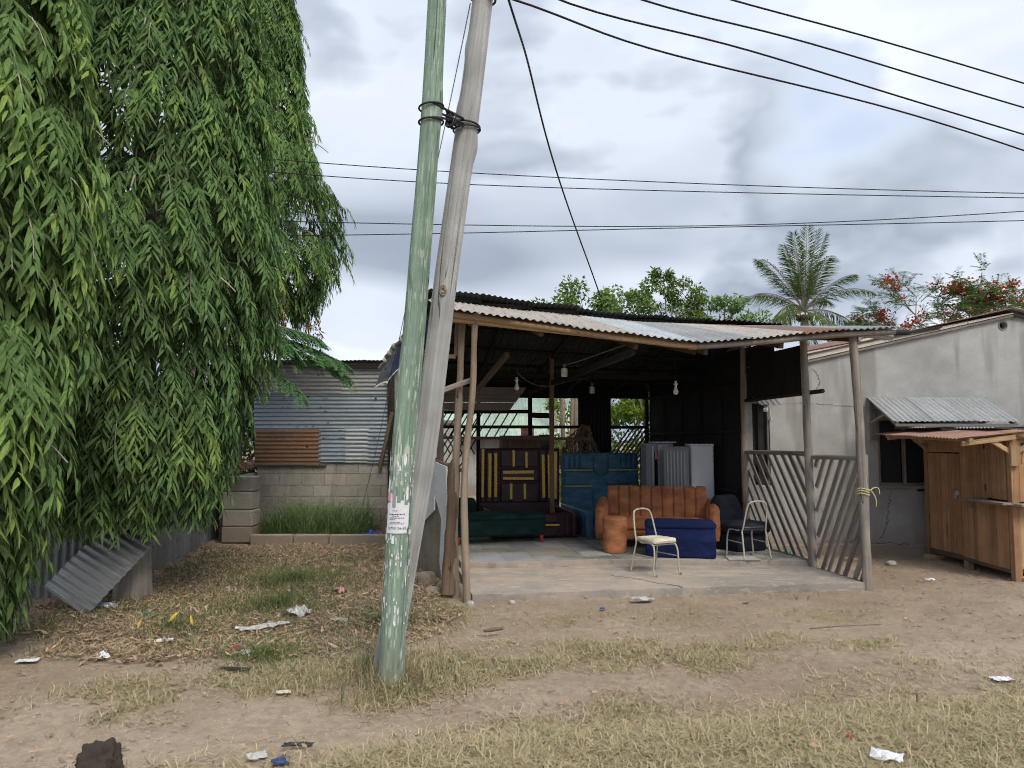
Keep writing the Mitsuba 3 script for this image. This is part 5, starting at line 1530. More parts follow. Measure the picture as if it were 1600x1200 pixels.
def mast_tree(label, cx, cy, h0, h1, rfun, ntwig, per, LL, WW, var, seed, detail, trunk_r, nparts, foot=None):
    r = np.random.default_rng(seed)
    key = thing('mast_tree', label, 'tree', None)
    fx, fy = foot or (cx, cy)
    tr = [(fx, fy, -0.2), (fx * 0.7 + cx * 0.3, fy * 0.7 + cy * 0.3, h1 * 0.25), (cx - 0.03, cy + 0.03, h1 * 0.7), (cx, cy, h1)]
    put('trunk', G().tube(tr, [trunk_r * 1.25, trunk_r, trunk_r * 0.7, 0.03], 16, 10, 40, 0.3, seed=seed), 'wood', key, True)
    cam = np.array([0, 0, 1.65])
    z = h0 + (h1 - h0) * r.random(ntwig) ** 1.15
    ph = r.uniform(0, 2 * np.pi, ntwig)
    toc = math.atan2(-cy, -cx)
    away = np.cos(ph - toc)
    keep = (away > -0.45) | (r.random(ntwig) < 0.4)
    z, ph = z[keep], ph[keep]
    n = len(z)
    lump = meshkit.fbm(np.stack([np.cos(ph) * 2.2, np.sin(ph) * 2.2, z * 1.15], -1) + seed, 3, seed)
    shell = r.random(n) ** 0.5
    R = rfun(z) * (0.72 + 0.62 * (lump - 0.28)) * (0.55 + 0.45 * shell)
    o = np.stack([np.cos(ph), np.sin(ph), 0 * ph], -1)
    keep = lump > 0.30 + 0.05 * r.random(n)
    z, ph, R, o, lump = z[keep], ph[keep], R[keep], o[keep], lump[keep]
    n = len(z)
    S0 = np.stack([cx + o[:, 0] * R * 0.75, cy + o[:, 1] * R * 0.75, z + 0.15], -1)
    TL = r.uniform(0.5, 0.95, n) * LL * 2.8
    side = np.cross(o, [0, 0, 1.0])
    bend = r.uniform(-0.5, 0.5, n)[:, None] * side
    out = norm(o + bend)

    def at(s):
        s = s[:, None] if s.ndim == 1 else s
        return S0 + out * (TL[:, None] * (0.62 * s - 0.14 * s * s)) + np.array([0, 0, 1.0]) * TL[:, None] * (0.10 * s - 0.85 * s * s)
    Ps, Ds, Ns, Ls, Ws, Ts = [], [], [], [], [], []
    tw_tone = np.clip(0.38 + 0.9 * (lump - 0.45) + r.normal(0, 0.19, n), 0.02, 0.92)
    for k in range(per):
        s = np.full(n, 0.12 + 0.88 * k / (per - 1)) + r.uniform(-0.03, 0.03, n)
        p = at(s)
        d = norm(at(s + 0.03) - p)
        sg = (1 if k % 2 else -1)
        lat = norm(np.cross(d, out))
        D = norm(d * 0.35 + sg * lat * r.uniform(0.2, 0.9, n)[:, None] + np.array([0, 0, -0.68]) + out * r.uniform(0.0, 0.5, n)[:, None] + r.normal(0, 0.12, (n, 3)))
        Nn = norm(out * 0.9 + np.array([0, 0, 0.55]) + sg * lat * 0.35 + r.normal(0, 0.25, (n, 3)))
        Ps.append(p); Ds.append(D); Ns.append(Nn)
        Ls.append(LL * r.uniform(0.62, 1.12, n) * (1.0 - 0.25 * (k == per - 1))); Ws.append(WW * r.uniform(0.75, 1.15, n))
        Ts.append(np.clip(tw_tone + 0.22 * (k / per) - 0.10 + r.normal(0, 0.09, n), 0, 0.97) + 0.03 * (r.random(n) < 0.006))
    P, D, N, L, Wd, tone = (np.concatenate(a) for a in (Ps, Ds, Ns, Ls, Ws, Ts))
    ok = P[:, 2] > 0.04
    P, D, N, L, Wd, tone = P[ok], D[ok], N[ok], L[ok], Wd[ok], tone[ok]
    V, F, uv = leaves(P, D, N, L, Wd, var, tone, 0.14, detail)
    V[..., 2] = np.maximum(V[..., 2], 0.015)
    # gentle wave along the margins
    if detail == 2:
        V[:, 1:-1] += 0.10 * Wd[:, None, None] * r.normal(0, 1, (len(V), V.shape[1] - 2, 3))
    dist = np.linalg.norm(P - cam, axis=1)
    v = P - cam
    inview = (np.abs(v[:, 0] / np.maximum(v[:, 1], 0.1)) < 0.66) & (v[:, 2] / np.maximum(v[:, 1], 0.1) < 0.56) & (v[:, 1] > 1)
    score = np.where(inview, L / dist, 0)
    pick = np.argsort(-score)[:nparts]
    rest = np.ones(len(P), bool)
    rest[pick] = False
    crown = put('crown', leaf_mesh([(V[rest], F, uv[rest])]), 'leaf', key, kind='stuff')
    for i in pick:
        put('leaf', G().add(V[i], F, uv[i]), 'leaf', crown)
    g = G()
    for i in r.permutation(n)[:min(n, 420)]:
        s = np.linspace(-0.0, 0.95, 6)
        pp = np.array([S0[i] + out[i] * (TL[i] * (0.62 * q - 0.14 * q * q)) + np.array([0, 0, 1.0]) * TL[i] * (0.10 * q - 0.85 * q * q) for q in s])
        inner = np.array([[cx + (S0[i][0] - cx) * 0.3, cy + (S0[i][1] - cy) * 0.3, S0[i][2] + 0.25]])
        g.tube(np.vstack([inner, pp]), np.linspace(0.011, 0.003, 7), 4, 10, caps=False)
    put('twigs', g, 'wood', key, True, kind='stuff')
    for i in range(9):
        zz = h0 + (h1 - h0) * (i + 0.5) / 10
        a = toc + r.uniform(-1.4, 1.4)
        Rr = float(rfun(np.array([zz]))[0])
        put('branch', G().tube([(cx, cy, zz + 0.3), (cx + 0.45 * Rr * math.cos(a), cy + 0.45 * Rr * math.sin(a), zz + 0.45), (cx + 0.85 * Rr * math.cos(a), cy + 0.85 * Rr * math.sin(a), zz + 0.1)], [0.022, 0.006], 8, 10, 14, 0.1), 'wood', key, True)
    return key


def prof(zs, rs):
    return lambda z: np.interp(z, zs, rs)


mast_tree('nearest mast tree at the left edge with large hanging leaves', -4.5, 5.75, 0.42, 6.9, prof([0.4, 0.9, 1.5, 2.4, 4, 5.5, 7.2], [0.75, 1.05, 1.45, 1.6, 1.5, 1.3, 1.1]), 3600, 16, 0.23, 0.033, 0, 101, 2, 0.12, 300)
mast_tree('middle mast tree with its trunk beside the leaning iron sheet', -4.02, 8.3, 0.92, 9.2, prof([0.9, 1.4, 2.4, 3.1, 4.0, 5.4, 6.7, 9], [0.75, 1.25, 1.7, 1.98, 1.98, 1.65, 1.45, 0.5]), 6000, 16, 0.195, 0.028, 1, 202, 2, 0.15, 300)
mast_tree('farthest mast tree rising behind the iron fence', -4.45, 12.7, 3.75, 11.0, prof([3.7, 4.1, 4.9, 5.4, 6.1, 6.5, 8.2, 9.2, 11], [1.5, 1.8, 2.25, 2.4, 2.0, 1.4, 1.15, 0.85, 0.4]), 5200, 14, 0.19, 0.033, 2, 303, 1, 0.15, 0, (-5.9, 13.6))


def leaf_cloud(r, centers, radii, n, L, Wd, var, tone, up=0.4):
    """Leaves through the volume of several overlapping clumps."""
    k = r.integers(0, len(centers), n)
    u = norm(r.normal(0, 1, (n, 3)))
    rad = (r.random(n) ** 0.42)[:, None] * np.asarray(radii)[k][:, None]
    P = np.asarray(centers)[k] + u * rad * np.array([1, 1, 0.8])
    D = norm(u + r.normal(0, 0.8, (n, 3)) + np.array([0, 0, -0.3]))
    N = norm(u * 0.6 + np.array([0, 0, up]) + r.normal(0, 0.5, (n, 3)))
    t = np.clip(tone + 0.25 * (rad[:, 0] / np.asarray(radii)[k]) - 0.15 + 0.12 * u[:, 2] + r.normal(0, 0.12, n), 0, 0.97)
    return leaves(P, D, N, L * r.uniform(0.6, 1.2, n), Wd * r.uniform(0.7, 1.2, n), var, t, 0.15, 1)


def bushy_tree(name, label, cat, base, top_z, clumps, n, L, Wd, var, tone, seed, group=None, trunk=0.09):
    r = np.random.default_rng(seed)
    key = thing(name, label, cat, group)
    base = np.asarray(base, float)
    C, R = [], []
    for (dx, dy, z, rad) in clumps:
        for _ in range(5):
            C.append(base + np.array([dx, dy, z]) + r.normal(0, rad * 0.45, 3))
            R.append(rad * r.uniform(0.35, 0.7))
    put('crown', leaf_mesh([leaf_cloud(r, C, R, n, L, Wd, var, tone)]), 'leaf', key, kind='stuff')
    put('trunk', G().tube([base + (0, 0, -0.2), base + (0.05, 0, top_z * 0.4), base + (0, 0, top_z * 0.8)], [trunk, trunk * 0.7, 0.02], 10, 10, 16, 0.2), 'wood', key, True)
    for (dx, dy, z, rad) in clumps:
        put('branch', G().tube([base + (0, 0, min(z * 0.5, top_z * 0.5)), base + np.array([dx * 0.5, dy * 0.5, z * 0.75]), base + np.array([dx, dy, z + rad * 0.4])], [trunk * 0.55, 0.012], 6, 10, 10, 0.15), 'wood', key, True)
    return key


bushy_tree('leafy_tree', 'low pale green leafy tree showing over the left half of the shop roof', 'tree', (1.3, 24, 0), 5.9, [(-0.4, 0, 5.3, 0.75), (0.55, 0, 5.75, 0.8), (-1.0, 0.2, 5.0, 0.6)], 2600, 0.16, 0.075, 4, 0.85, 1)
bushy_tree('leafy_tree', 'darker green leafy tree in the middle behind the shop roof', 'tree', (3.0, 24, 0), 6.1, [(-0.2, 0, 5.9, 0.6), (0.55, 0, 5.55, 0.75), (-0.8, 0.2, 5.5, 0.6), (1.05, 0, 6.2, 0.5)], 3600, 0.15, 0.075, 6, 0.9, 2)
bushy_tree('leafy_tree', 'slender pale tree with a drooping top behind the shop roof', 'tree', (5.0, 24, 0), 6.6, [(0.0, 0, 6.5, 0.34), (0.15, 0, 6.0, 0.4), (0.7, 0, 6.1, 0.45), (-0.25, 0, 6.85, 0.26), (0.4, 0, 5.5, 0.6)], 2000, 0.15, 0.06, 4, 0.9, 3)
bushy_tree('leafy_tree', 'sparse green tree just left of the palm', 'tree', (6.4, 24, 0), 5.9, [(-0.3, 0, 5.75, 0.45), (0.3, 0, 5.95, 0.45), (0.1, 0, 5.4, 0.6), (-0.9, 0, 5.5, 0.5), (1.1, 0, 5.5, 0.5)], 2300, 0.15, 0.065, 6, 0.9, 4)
# shrubs seen through the openings of the back wall
bushy_tree('shrub', 'bright leafy shrub seen through the right opening of the back wall', 'shrub', (3.3, 18.6, 0), 3.0, [(-0.4, 0, 2.5, 0.6), (0.4, 0, 2.3, 0.6), (0, 0, 1.5, 0.7), (0.2, 0, 3.0, 0.5), (-0.5, 0, 1.0, 0.5), (-0.3, 0.1, 3.1, 0.5)], 4200, 0.12, 0.055, 14, 0.75, 5, trunk=0.05)
bushy_tree('shrub', 'leafy shrub seen through the middle opening of the back wall', 'shrub', (1.55, 18.2, 0), 3.0, [(-0.35, 0, 2.3, 0.45), (0.1, 0, 2.6, 0.5), (0.05, 0, 1.6, 0.5), (-0.5, 0, 1.5, 0.5), (-0.2, 0, 0.9, 0.6)], 3000, 0.10, 0.045, 14, 0.72, 6, trunk=0.05)
bushy_tree('shrub', 'dark shrub in the shade beside the iron clad shed', 'shrub', (-5.6, 15.6, 0), 2.4, [(0, 0, 2.0, 0.5), (-0.4, 0, 1.3, 0.6), (0.3, 0.1, 2.6, 0.5), (-0.8, 0, 2.6, 0.8)], 2600, 0.14, 0.05, 1, 0.4, 7, trunk=0.05)

bushy_tree('hedge', 'dense green hedge farther back behind the shop', 'hedge', (3.4, 21.5, 0), 2.8, [(-1.6, 0, 1.2, 0.8), (-0.8, 0, 2.2, 0.8), (0, 0, 1.1, 0.8), (0.2, 0, 2.5, 0.8), (0.9, 0, 1.4, 0.8), (1.3, 0, 2.3, 0.8), (-1.7, 0, 0.5, 0.7), (0.3, 0, 0.5, 0.7)], 5200, 0.17, 0.08, 4, 0.6, 15, trunk=0.05)
bushy_tree('shrub', 'tall dark shrub filling the gap left of the iron clad shed', 'shrub', (-6.0, 17.0, 0), 3.4, [(0, 0, 2.0, 0.7), (0.1, 0, 3.0, 0.7), (0, 0, 0.8, 0.7), (-0.8, 0, 2.5, 0.9), (-0.8, 0, 1.0, 0.9), (0.5, 0.4, 1.4, 0.6), (0.5, 0.4, 2.6, 0.6)], 5200, 0.16, 0.07, 1, 0.3, 27, trunk=0.06)
# ferny branch reaching out in front of the iron clad shed
FB = thing('feathery_tree', 'feathery leaved tree whose low boughs reach over the iron clad shed', 'tree')
r = np.random.default_rng(77)
put('trunk', G().tube([(-5.9, 12.4, -0.2), (-5.6, 12.2, 1.8), (-5.0, 12.0, 3.3)], [0.11, 0.08, 0.05], 12, 10, 16, 0.2), 'wood', FB, True)
for (p0, p1, drop, nf) in (((-5.0, 12.0, 3.3), (-2.55, 11.6, 2.82), 0.55, 44), ((-5.0, 12.0, 3.2), (-3.15, 11.5, 2.35), 0.45, 20), ((-5.0, 12.0, 3.3), (-2.95, 11.7, 3.2), 0.5, 40), ((-4.8, 12.0, 3.4), (-3.3, 11.4, 3.05), 0.5, 40), ((-4.9, 12.0, 3.2), (-3.3, 11.7, 2.95), 0.4, 24), ((-5.0, 12.0, 3.3), (-2.5, 11.8, 2.62), 0.55, 26)):
    mid_ = (np.array(p0) + p1) / 2 + (0, 0, 0.22)
    c = curve([p0, mid_, p1], 40)
    bough = put('bough', G().tube(c, np.linspace(0.03, 0.005, 40), 6, 10), 'wood', FB, True)
    Pn, Dn, Nn, Tn = [], [], [], []
    for k in range(nf):
        q = 0.30 + 0.70 * (k + r.random()) / nf
        b = c[min(39, int(q * 39))]
        tang = norm(c[min(39, int(q * 39) + 1)] - c[max(0, int(q * 39) - 1)])
        sd = norm(np.cross(tang, [0, 0, 1])) * (1 if k % 2 else -1)
        fd = norm(tang * 0.9 + sd * r.uniform(0.5, 1.0) + np.array([0, 0, r.uniform(-0.5, 0.0)]))
        FL = r.uniform(0.28, 0.48) * (1.1 - 0.4 * q)
        for j in range(14):
            t = (j + 0.5) / 14
            base = b + fd * FL * t + np.array([0, 0, -0.25 * FL * t * t])
            ls_ = norm(np.cross(fd, [0, 0, 1]))
            for s in (-1, 1):
                pd = norm(ls_ * s + fd * 0.5)
                PLn = 0.085 * (1 - 0.5 * abs(t - 0.4))
                for m_ in range(3):
                    Pn.append(base + pd * PLn * (m_ / 3)); Dn.append(norm(pd + fd * 0.5 * (1 if m_ % 2 else -0.3) + (0, 0, -0.15))); Nn.append((0.1, -0.3, 1.0)); Tn.append(0.35 + 0.35 * t + r.normal(0, 0.1))
    n = len(Pn)
    put('foliage', leaf_mesh([leaves(np.array(Pn), np.array(Dn), np.array(Nn) + r.normal(0, 0.25, (n, 3)), 0.055 * r.uniform(0.7, 1.2, n), 0.022, 3, np.array(Tn), 0.1, 1)]), 'leaf', bough, kind='stuff')
dry = G()
# red brown withered sprays caught in the crown of the far tree
for i, (c, s_, lab, n) in enumerate((((-3.35, 10.95, 3.62), 0.17, 'withered red brown spray hanging in front of the far mast tree', 130), ((-3.05, 11.9, 3.30), 0.14, 'withered red brown spray at the lower edge of the far crown', 110), ((-4.28, 12.35, 1.27), 0.14, 'dead brown twig of leaves lying on top of the block pillar', 70))):
    P = np.array(c) + np.clip(r.normal(0, 1, (n, 3)), -1.3, 1.3) * s_ * np.array([0.55, 0.4, 1.2 if i < 2 else 0.35])
    D = norm(r.normal(0, 0.5, (n, 3)) + (0, 0, -0.8 if i < 2 else 0))
    k = solo('withered_spray', lab, 'dead leaves', leaf_mesh([leaves(P, D, norm(r.normal(0, 1, (n, 3)) + (0, -0.6, 0.5)), 0.10 * r.uniform(0.5, 1.2, n), 0.022, 8, r.uniform(0.2, 0.9, n), 0.5, 1)]), 'leaf')

# coconut palm
PA = thing('palm_tree', 'coconut palm standing behind the right end of the shop roof', 'palm tree')
pc = np.array([11.45, 30.0, 6.75])
put('trunk', G().tube([(11.3, 30, -0.3), (11.35, 30, 3.5), (11.45, 30, 6.55)], [0.2, 0.16, 0.15], 12, 10, 20, 0.1), 'wood', PA, True)
r = np.random.default_rng(31)
for k in range(27):
    u_ = (k + 0.5) / 27
    az = k * 2.39996 + r.uniform(-0.2, 0.2)
    el = np.interp(u_, [0, 0.35, 0.7, 1], [84, 64, 28, -22]) + r.uniform(-5, 5)
    FLn = np.interp(u_, [0, 0.3, 0.7, 1], [3.5, 3.8, 3.4, 2.7]) * r.uniform(0.9, 1.1)
    droop = np.interp(u_, [0, 0.3, 0.7, 1], [0.15, 0.5, 0.85, 1.0]) * r.uniform(0.8, 1.2)
    h = np.array([math.cos(az), math.sin(az), 0])
    e = math.radians(el)
    t = np.linspace(0, 1, 22)[:, None]
    p = pc + FLn * (h * math.cos(e) * (t - 0.1 * t * t) + np.array([0, 0, 1.0]) * (math.sin(e) * t - droop * 0.55 * t * t))
    fr_ = put('frond', G().tube(p, np.linspace(0.035, 0.006, 22), 5, 10), 'wood', PA, True)
    tg = norm(np.gradient(p, axis=0))
    sd = norm(np.cross(tg, [0, 0, 1.0]))
    nn = np.cross(sd, tg)
    ii = np.linspace(3, 21, 58)
    lo_ = np.floor(ii).astype(int).clip(0, 20)
    fq = (ii - lo_)[:, None]
    bp_ = p[lo_] * (1 - fq) + p[lo_ + 1] * fq
    parts = []
    for s in (-1, 1):
        D = norm(sd[lo_] * s * 0.75 + tg[lo_] * 0.9 + np.array([0, 0, -0.40]) + r.normal(0, 0.10, (58, 3)))
        Ls_ = (0.55 if k < 9 else 0.72) * np.sin(np.pi * np.clip(0.12 + 0.86 * ii / 22, 0, 1)) ** 0.7 + 0.08
        parts.append(leaves(bp_, D, nn[lo_] + 0.2 * r.normal(0, 1, (58, 3)), Ls_, 0.032, 5, np.clip(r.normal(0.72 + 0.12 * (k % 3), 0.14, 58), 0, 0.97), 0.3, 1))
    put('leaflets', leaf_mesh(parts), 'leaf', fr_, kind='stuff')
for k in range(6):
    a = k * 1.05
    put('coconut', G().rbox(pc + np.array([0.24 * math.cos(a), 0.24 * math.sin(a), -0.28]), (0.2, 0.2, 0.24), 0.098, var=11, n=5), 'wood', PA, True)

# flame tree
FT = thing('flame_tree', 'sparse flame tree with red flower clusters behind the house roof', 'tree')
r = np.random.default_rng(91)
root = np.array([15.7, 26.0, -0.6])
put('trunk', G().tube([root + (0, 0, -0.3), root + (-0.05, 0, 3.0), root + (0, 0, 5.4)], [0.2, 0.14, 0.10], 12, 10, 20, 0.15), 'wood', FT, True)
tips = []


def grow(p, d, L, rad, depth, parent_key):
    q1 = p + d * L * 0.5 + r.normal(0, 0.06, 3) * L
    q2 = q1 + norm(d + (0, 0, 0.12)) * L * 0.5
    key = put('branch', G().tube([p, q1, q2], [rad, rad * 0.6], 6, 10, 8, 0.1), 'wood', parent_key, True) if depth < 3 else None
    if depth >= 2:
        tips.append((q2, norm(q2 - q1)))
        tips.append((q1, norm(q2 - p)))
    if depth == 4:
        return
    if depth >= 3:
        twig_g.tube([p, q1, q2], [rad, rad * 0.6], 4, 10, 6, caps=False)
    for _ in range(3 if depth < 2 else 2):
        nd = norm(d + r.normal(0, 0.55, 3) * np.array([1.25, 0.7, 0.55]) + (0, 0, -0.04))
        grow(q2, nd, L * r.uniform(0.62, 0.8), rad * 0.58, depth + 1, parent_key)


twig_g = G()
for az in (-0.1, 0.5, 1.3, 2.2, 2.8, 3.3, 4.2, 5.3):
    grow(root + (0, 0, r.uniform(3.9, 4.9)), norm(np.array([math.cos(az) * 1.0, math.sin(az) * 0.5, r.uniform(0.15, 0.55)])), r.uniform(1.3, 1.75), 0.06, 0, FT)
put('twigs', twig_g, 'wood', FT, True, kind='stuff')
Pn, Dn, Nn = [], [], []
for (q, d) in tips:
    for _ in range(3):
        if r.random() < 0.25:
            continue
        fd = norm(d + r.normal(0, 0.7, 3))
        FLn = r.uniform(0.3, 0.5)
        ls_ = norm(np.cross(fd, [0, 0, 1]))
        for j in range(9):
            t = (j + 0.5) / 9
            for s in (-1, 1):
                Pn.append(q + fd * FLn * t - np.array([0, 0, 0.2 * FLn * t * t])); Dn.append(norm(ls_ * s + fd * 0.3)); Nn.append((0, -0.1, 1.0))
n = len(Pn)
put('foliage', leaf_mesh([leaves(np.array(Pn), np.array(Dn), np.array(Nn) + r.normal(0, 0.3, (n, 3)), 0.13 * r.uniform(0.7, 1.2, n), 0.042, 6, r.uniform(0.5, 0.97, n), 0.15, 1)]), 'leaf', FT, kind='stuff')
tp_ = [t for t in tips if t[0][2] > 4.6]
for k in r.permutation(len(tp_))[:95]:
    q, d = tp_[k]
    n = int(r.integers(24, 60))
    s_ = r.uniform(0.10, 0.19)
    P = q + np.array([0, 0, 0.12]) + r.normal(0, 1, (n, 3)) * s_ * np.array([1.0, 0.8, 0.5])
    put('flower_cluster', leaf_mesh([leaves(P, norm(r.normal(0, 1, (n, 3))), norm(r.normal(0, 1, (n, 3))), 0.10 * r.uniform(0.6, 1.2, n), 0.07, 7, r.uniform(0.3, 0.97, n), 0.3, 1)]), 'leaf', FT, kind='stuff')

# things behind the shop
GH = thing('green_roofed_house', 'house with a pale green iron roof glimpsed through the back wall', 'house')
put('wall', G().box((-0.6, 24.2, 1.0), (7.0, 0.2, 2.0), var=2), 'masonry', GH)
for k in range(9):
    put('roof_sheet', G().corr((-3.9 + 0.74 * k, 23.6, 1.75), (0, 1, 0.55), (1, 0, 0), 4.2, 0.76, 6), 'metal', GH)
put('door', G().box((0.9, 24.08, 0.95), (0.8, 0.05, 1.9), var=6), 'wood', GH)
HB = thing('white_wall', 'sunlit whitewashed wall seen through the slats at the back left', 'wall')
put('panel', G().box((-2.6, 19.0, 0.95), (2.4, 0.15, 2.3), var=5), 'masonry', HB)
put('coping', G().box((-2.6, 19.0, 2.13), (2.5, 0.25, 0.08), var=8), 'masonry', HB)
SG = thing('red_sign', 'small pale red sign board with lettering behind the back wall', 'sign')
put('board', G().box(W(1.96, 7.6, 1.85), (0.27, 0.02, 0.27), rotz(9), ch=0.002), 'red_sign', SG)
m = meshkit.text_mesh('SHAZ', 0.055, 0.003, True)
V = np.asarray(m.vertices) - [0.10, 0, 0]
put('lettering', G().add(np.asarray(W(1.96, 7.6, 1.87)) + np.c_[V[:, 0], -0.016 - V[:, 2] + V[:, 0] * 0.157, V[:, 1]], np.asarray(m.faces)), 'red_ink', SG)
for z in (1.80, 1.76):
    put('print_line', G().box(np.asarray(W(1.96, 7.6, z)) + (0, -0.014, 0), (0.18, 0.004, 0.014), rotz(9), ch=0.001), 'red_ink', SG)
put('post', G().box(W(1.96, 7.64, 0.9), (0.05, 0.04, 1.75), rotz(9), 4), 'wood', SG)
BS = thing('dark_sign', 'small dark board with pale lettering behind the burgundy headboard', 'sign')
put('board', G().box(W(2.22, 7.1, 1.64), (0.24, 0.02, 0.30), rotz(9), ch=0.002), 'dark_enamel', BS)
for z, w in ((1.71, 0.12), (1.655, 0.15), (1.60, 0.13)):
    put('print_line', G().box(np.asarray(W(2.22, 7.1, z)) + (0, -0.014, 0), (w, 0.004, 0.025), rotz(9), ch=0.001), 'grey_cable', BS)
put('post', G().box(W(2.22, 7.13, 0.7), (0.05, 0.04, 1.6), rotz(9), 4), 'wood', BS)
TR = thing('bare_trunk', 'pair of bare tan stems seen through the middle opening', 'tree trunk')
for k, (a, ln) in enumerate(((2.82, -0.02), (2.95, 0.04), (3.06, 0.02))):
    put('stem', G().tube([W(a, 8.0, -0.1), W(a + ln, 8.0, 1.6), W(a + ln * 2, 8.0, 3.4)], [0.06, 0.05, 0.045], 10, 2, 20, 0.2, seed=k), 'wood', TR, True)
DF = thing('dry_palm_fronds', 'bundle of dry tan palm fronds hanging inside the middle opening', 'palm fronds')
r = np.random.default_rng(14)
for k in range(9):
    a0 = 2.88 + r.uniform(-0.08, 0.1)
    a1 = 2.42 + 0.07 * k + r.uniform(-0.04, 0.04)
    pts = [W(a0, 6.45, 1.60), W(a0 - 0.02, 6.4, 1.92 + 0.02 * (k % 3)), W((a0 + a1) / 2, 6.3, 1.86), W(a1, 6.25, 1.36 + r.uniform(-0.1, 0.1))]
    p = curve(pts, 24)
    put('rib', G().tube(p, np.linspace(0.014, 0.005, 24), 5, 12), 'wood', DF, True)
    n = 40
    ii = r.integers(8, 23, n)
    put('leaflets', leaf_mesh([leaves(p[ii], norm(np.c_[r.normal(0, 0.35, n), r.normal(0, 0.3, n), -np.ones(n)]), norm(np.c_[r.normal(0, 0.5, n), -np.ones(n), r.normal(0, 0.3, n)]), 0.26 * r.uniform(0.6, 1.2, n), 0.018, 13, r.uniform(0.0, 0.6, n), 0.2, 1)]), 'straw', DF, kind='stuff')

# ------------------------------------------------------------------ ground cover
r = np.random.default_rng(55)


def scatter(n, box_, fn):
    x, y = r.uniform(box_[0], box_[1], n), r.uniform(box_[2], box_[3], n)
    g_, l_ = masks(x, y)
    k = r.random(n) < fn(x, y, g_, l_)
    return x[k], y[k]


def blades(x, y, hmin, hmax, wd, lean, var, tone, segs=3):
    n = len(x)
    z = hgt(x, y) - 0.004
    a = r.uniform(0, 2 * np.pi, n)
    h = r.uniform(hmin, hmax, n)
    ln = np.clip(r.normal(lean, 0.25, n), 0.02, 1.5)
    l0 = np.minimum(ln * 0.86, 1.5)
    d0 = np.stack([np.cos(a) * np.sin(l0), np.sin(a) * np.sin(l0), np.cos(l0)], -1)
    d1 = np.stack([np.cos(a + r.normal(0, 0.5, n)) * np.sin(ln * 1.25), np.sin(a) * np.sin(ln * 1.25), np.cos(np.minimum(ln * 1.25, 1.62))], -1)
    s = np.stack([-np.sin(a), np.cos(a), 0 * a], -1) * (wd * r.uniform(0.6, 1.3, n))[:, None]
    p0 = np.stack([x, y, z], -1)
    p1 = p0 + d0 * (h * 0.45)[:, None]
    p2 = p1 + d1 * (h * 0.55)[:, None]
    p1[:, 2] = np.maximum(p1[:, 2], z + 0.006)
    p2[:, 2] = np.maximum(p2[:, 2], z + 0.004)
    V = np.stack([p0 - s / 2, p0 + s / 2, p1 - s * 0.4, p1 + s * 0.4, p2], 1)
    F = np.array([[0, 1, 3], [0, 3, 2], [2, 3, 4]])
    uv = np.zeros((n, 5, 2))
    uv[..., 0] = (var + np.clip(tone + r.normal(0, 0.2, n), 0, 0.97))[:, None]
    return V, F, uv


parts = []
# dry straw of the near verge and of the strip between the wheel tracks
x, y = scatter(150000, (-2.3, 5.4, 3.2, 6.4), lambda x, y, g_, l_: (y < 4.3 + 0.37 * (x + 1) + 0.25) * np.clip(g_ * 1.25 - 0.12, 0, 1) * 0.95)
parts.append(blades(x, y, 0.05, 0.17, 0.0055, 1.42, 9, 0.68))
x, y = scatter(22000, (-2.3, 5.4, 3.2, 6.4), lambda x, y, g_, l_: (y < 4.3 + 0.37 * (x + 1) + 0.2) * np.clip(g_ * 1.2 - 0.2, 0, 1) * 0.8)
parts.append(blades(x, y, 0.04, 0.12, 0.0055, 1.15, 10, 0.55))
x, y = scatter(130000, (-3.2, 3.2, 4.5, 6.9), lambda x, y, g_, l_: (y > 4.35 + 0.37 * (x + 1)) * np.clip(g_ * 1.25 - 0.15, 0, 1) * 0.9)
parts.append(blades(x, y, 0.05, 0.15, 0.0055, 1.38, 9, 0.70))
x, y = scatter(42000, (-3.2, 3.2, 4.5, 6.9), lambda x, y, g_, l_: (y > 4.35 + 0.37 * (x + 1)) * np.clip(g_ * 1.2 - 0.25, 0, 1) * 0.7)
parts.append(blades(x, y, 0.04, 0.11, 0.0055, 1.1, 10, 0.5))
x, y = scatter(60000, (-0.7, 4.2, 6.5, 8.2), lambda x, y, g_, l_: np.clip(g_ * 1.2 - 0.1, 0, 1) * 0.8 + 0.03)
parts.append(blades(x, y, 0.02, 0.08, 0.0045, 1.3, 9, 0.6))
x, y = scatter(90000, (-4.6, -0.4, 6.0, 12.5), lambda x, y, g_, l_: np.clip(l_ + g_ - 0.1, 0, 1) * 0.8)
parts.append(blades(x, y, 0.04, 0.17, 0.006, 1.2, 9, 0.55))
x, y = scatter(60000, (-4.4, -0.4, 6.0, 12.0), lambda x, y, g_, l_: np.clip(l_ + g_ - 0.1, 0, 1) * (meshkit.fbm(np.stack([x * 0.9, y * 0.9, 0 * x], -1) + 8, 3, 3) > 0.52) * 0.6)
parts.append(blades(x, y, 0.04, 0.15, 0.006, 0.95, 10, 0.62))
x, y = scatter(30000, (-3.5, 7.0, 3.2, 10.5), lambda x, y, g_, l_: 0.35 * (meshkit.fbm(np.stack([x * 1.4, y * 1.4, 0 * x], -1) + 4, 3, 3) > 0.52) + 0.05)
parts.append(blades(x, y, 0.02, 0.10, 0.0045, 1.5, 9, 0.6))
x, y = scatter(1400, (-4.5, 7.0, 3.2, 10.5), lambda x, y, g_, l_: 0.6 + 0 * x)
parts.append(blades(x, y, 0.06, 0.26, 0.006, 1.55, 11, 0.2))
k = solo('dry_grass', 'dry straw coloured grass lying on the verges and between the wheel tracks', 'grass', leaf_mesh(parts), 'straw', kind='stuff')
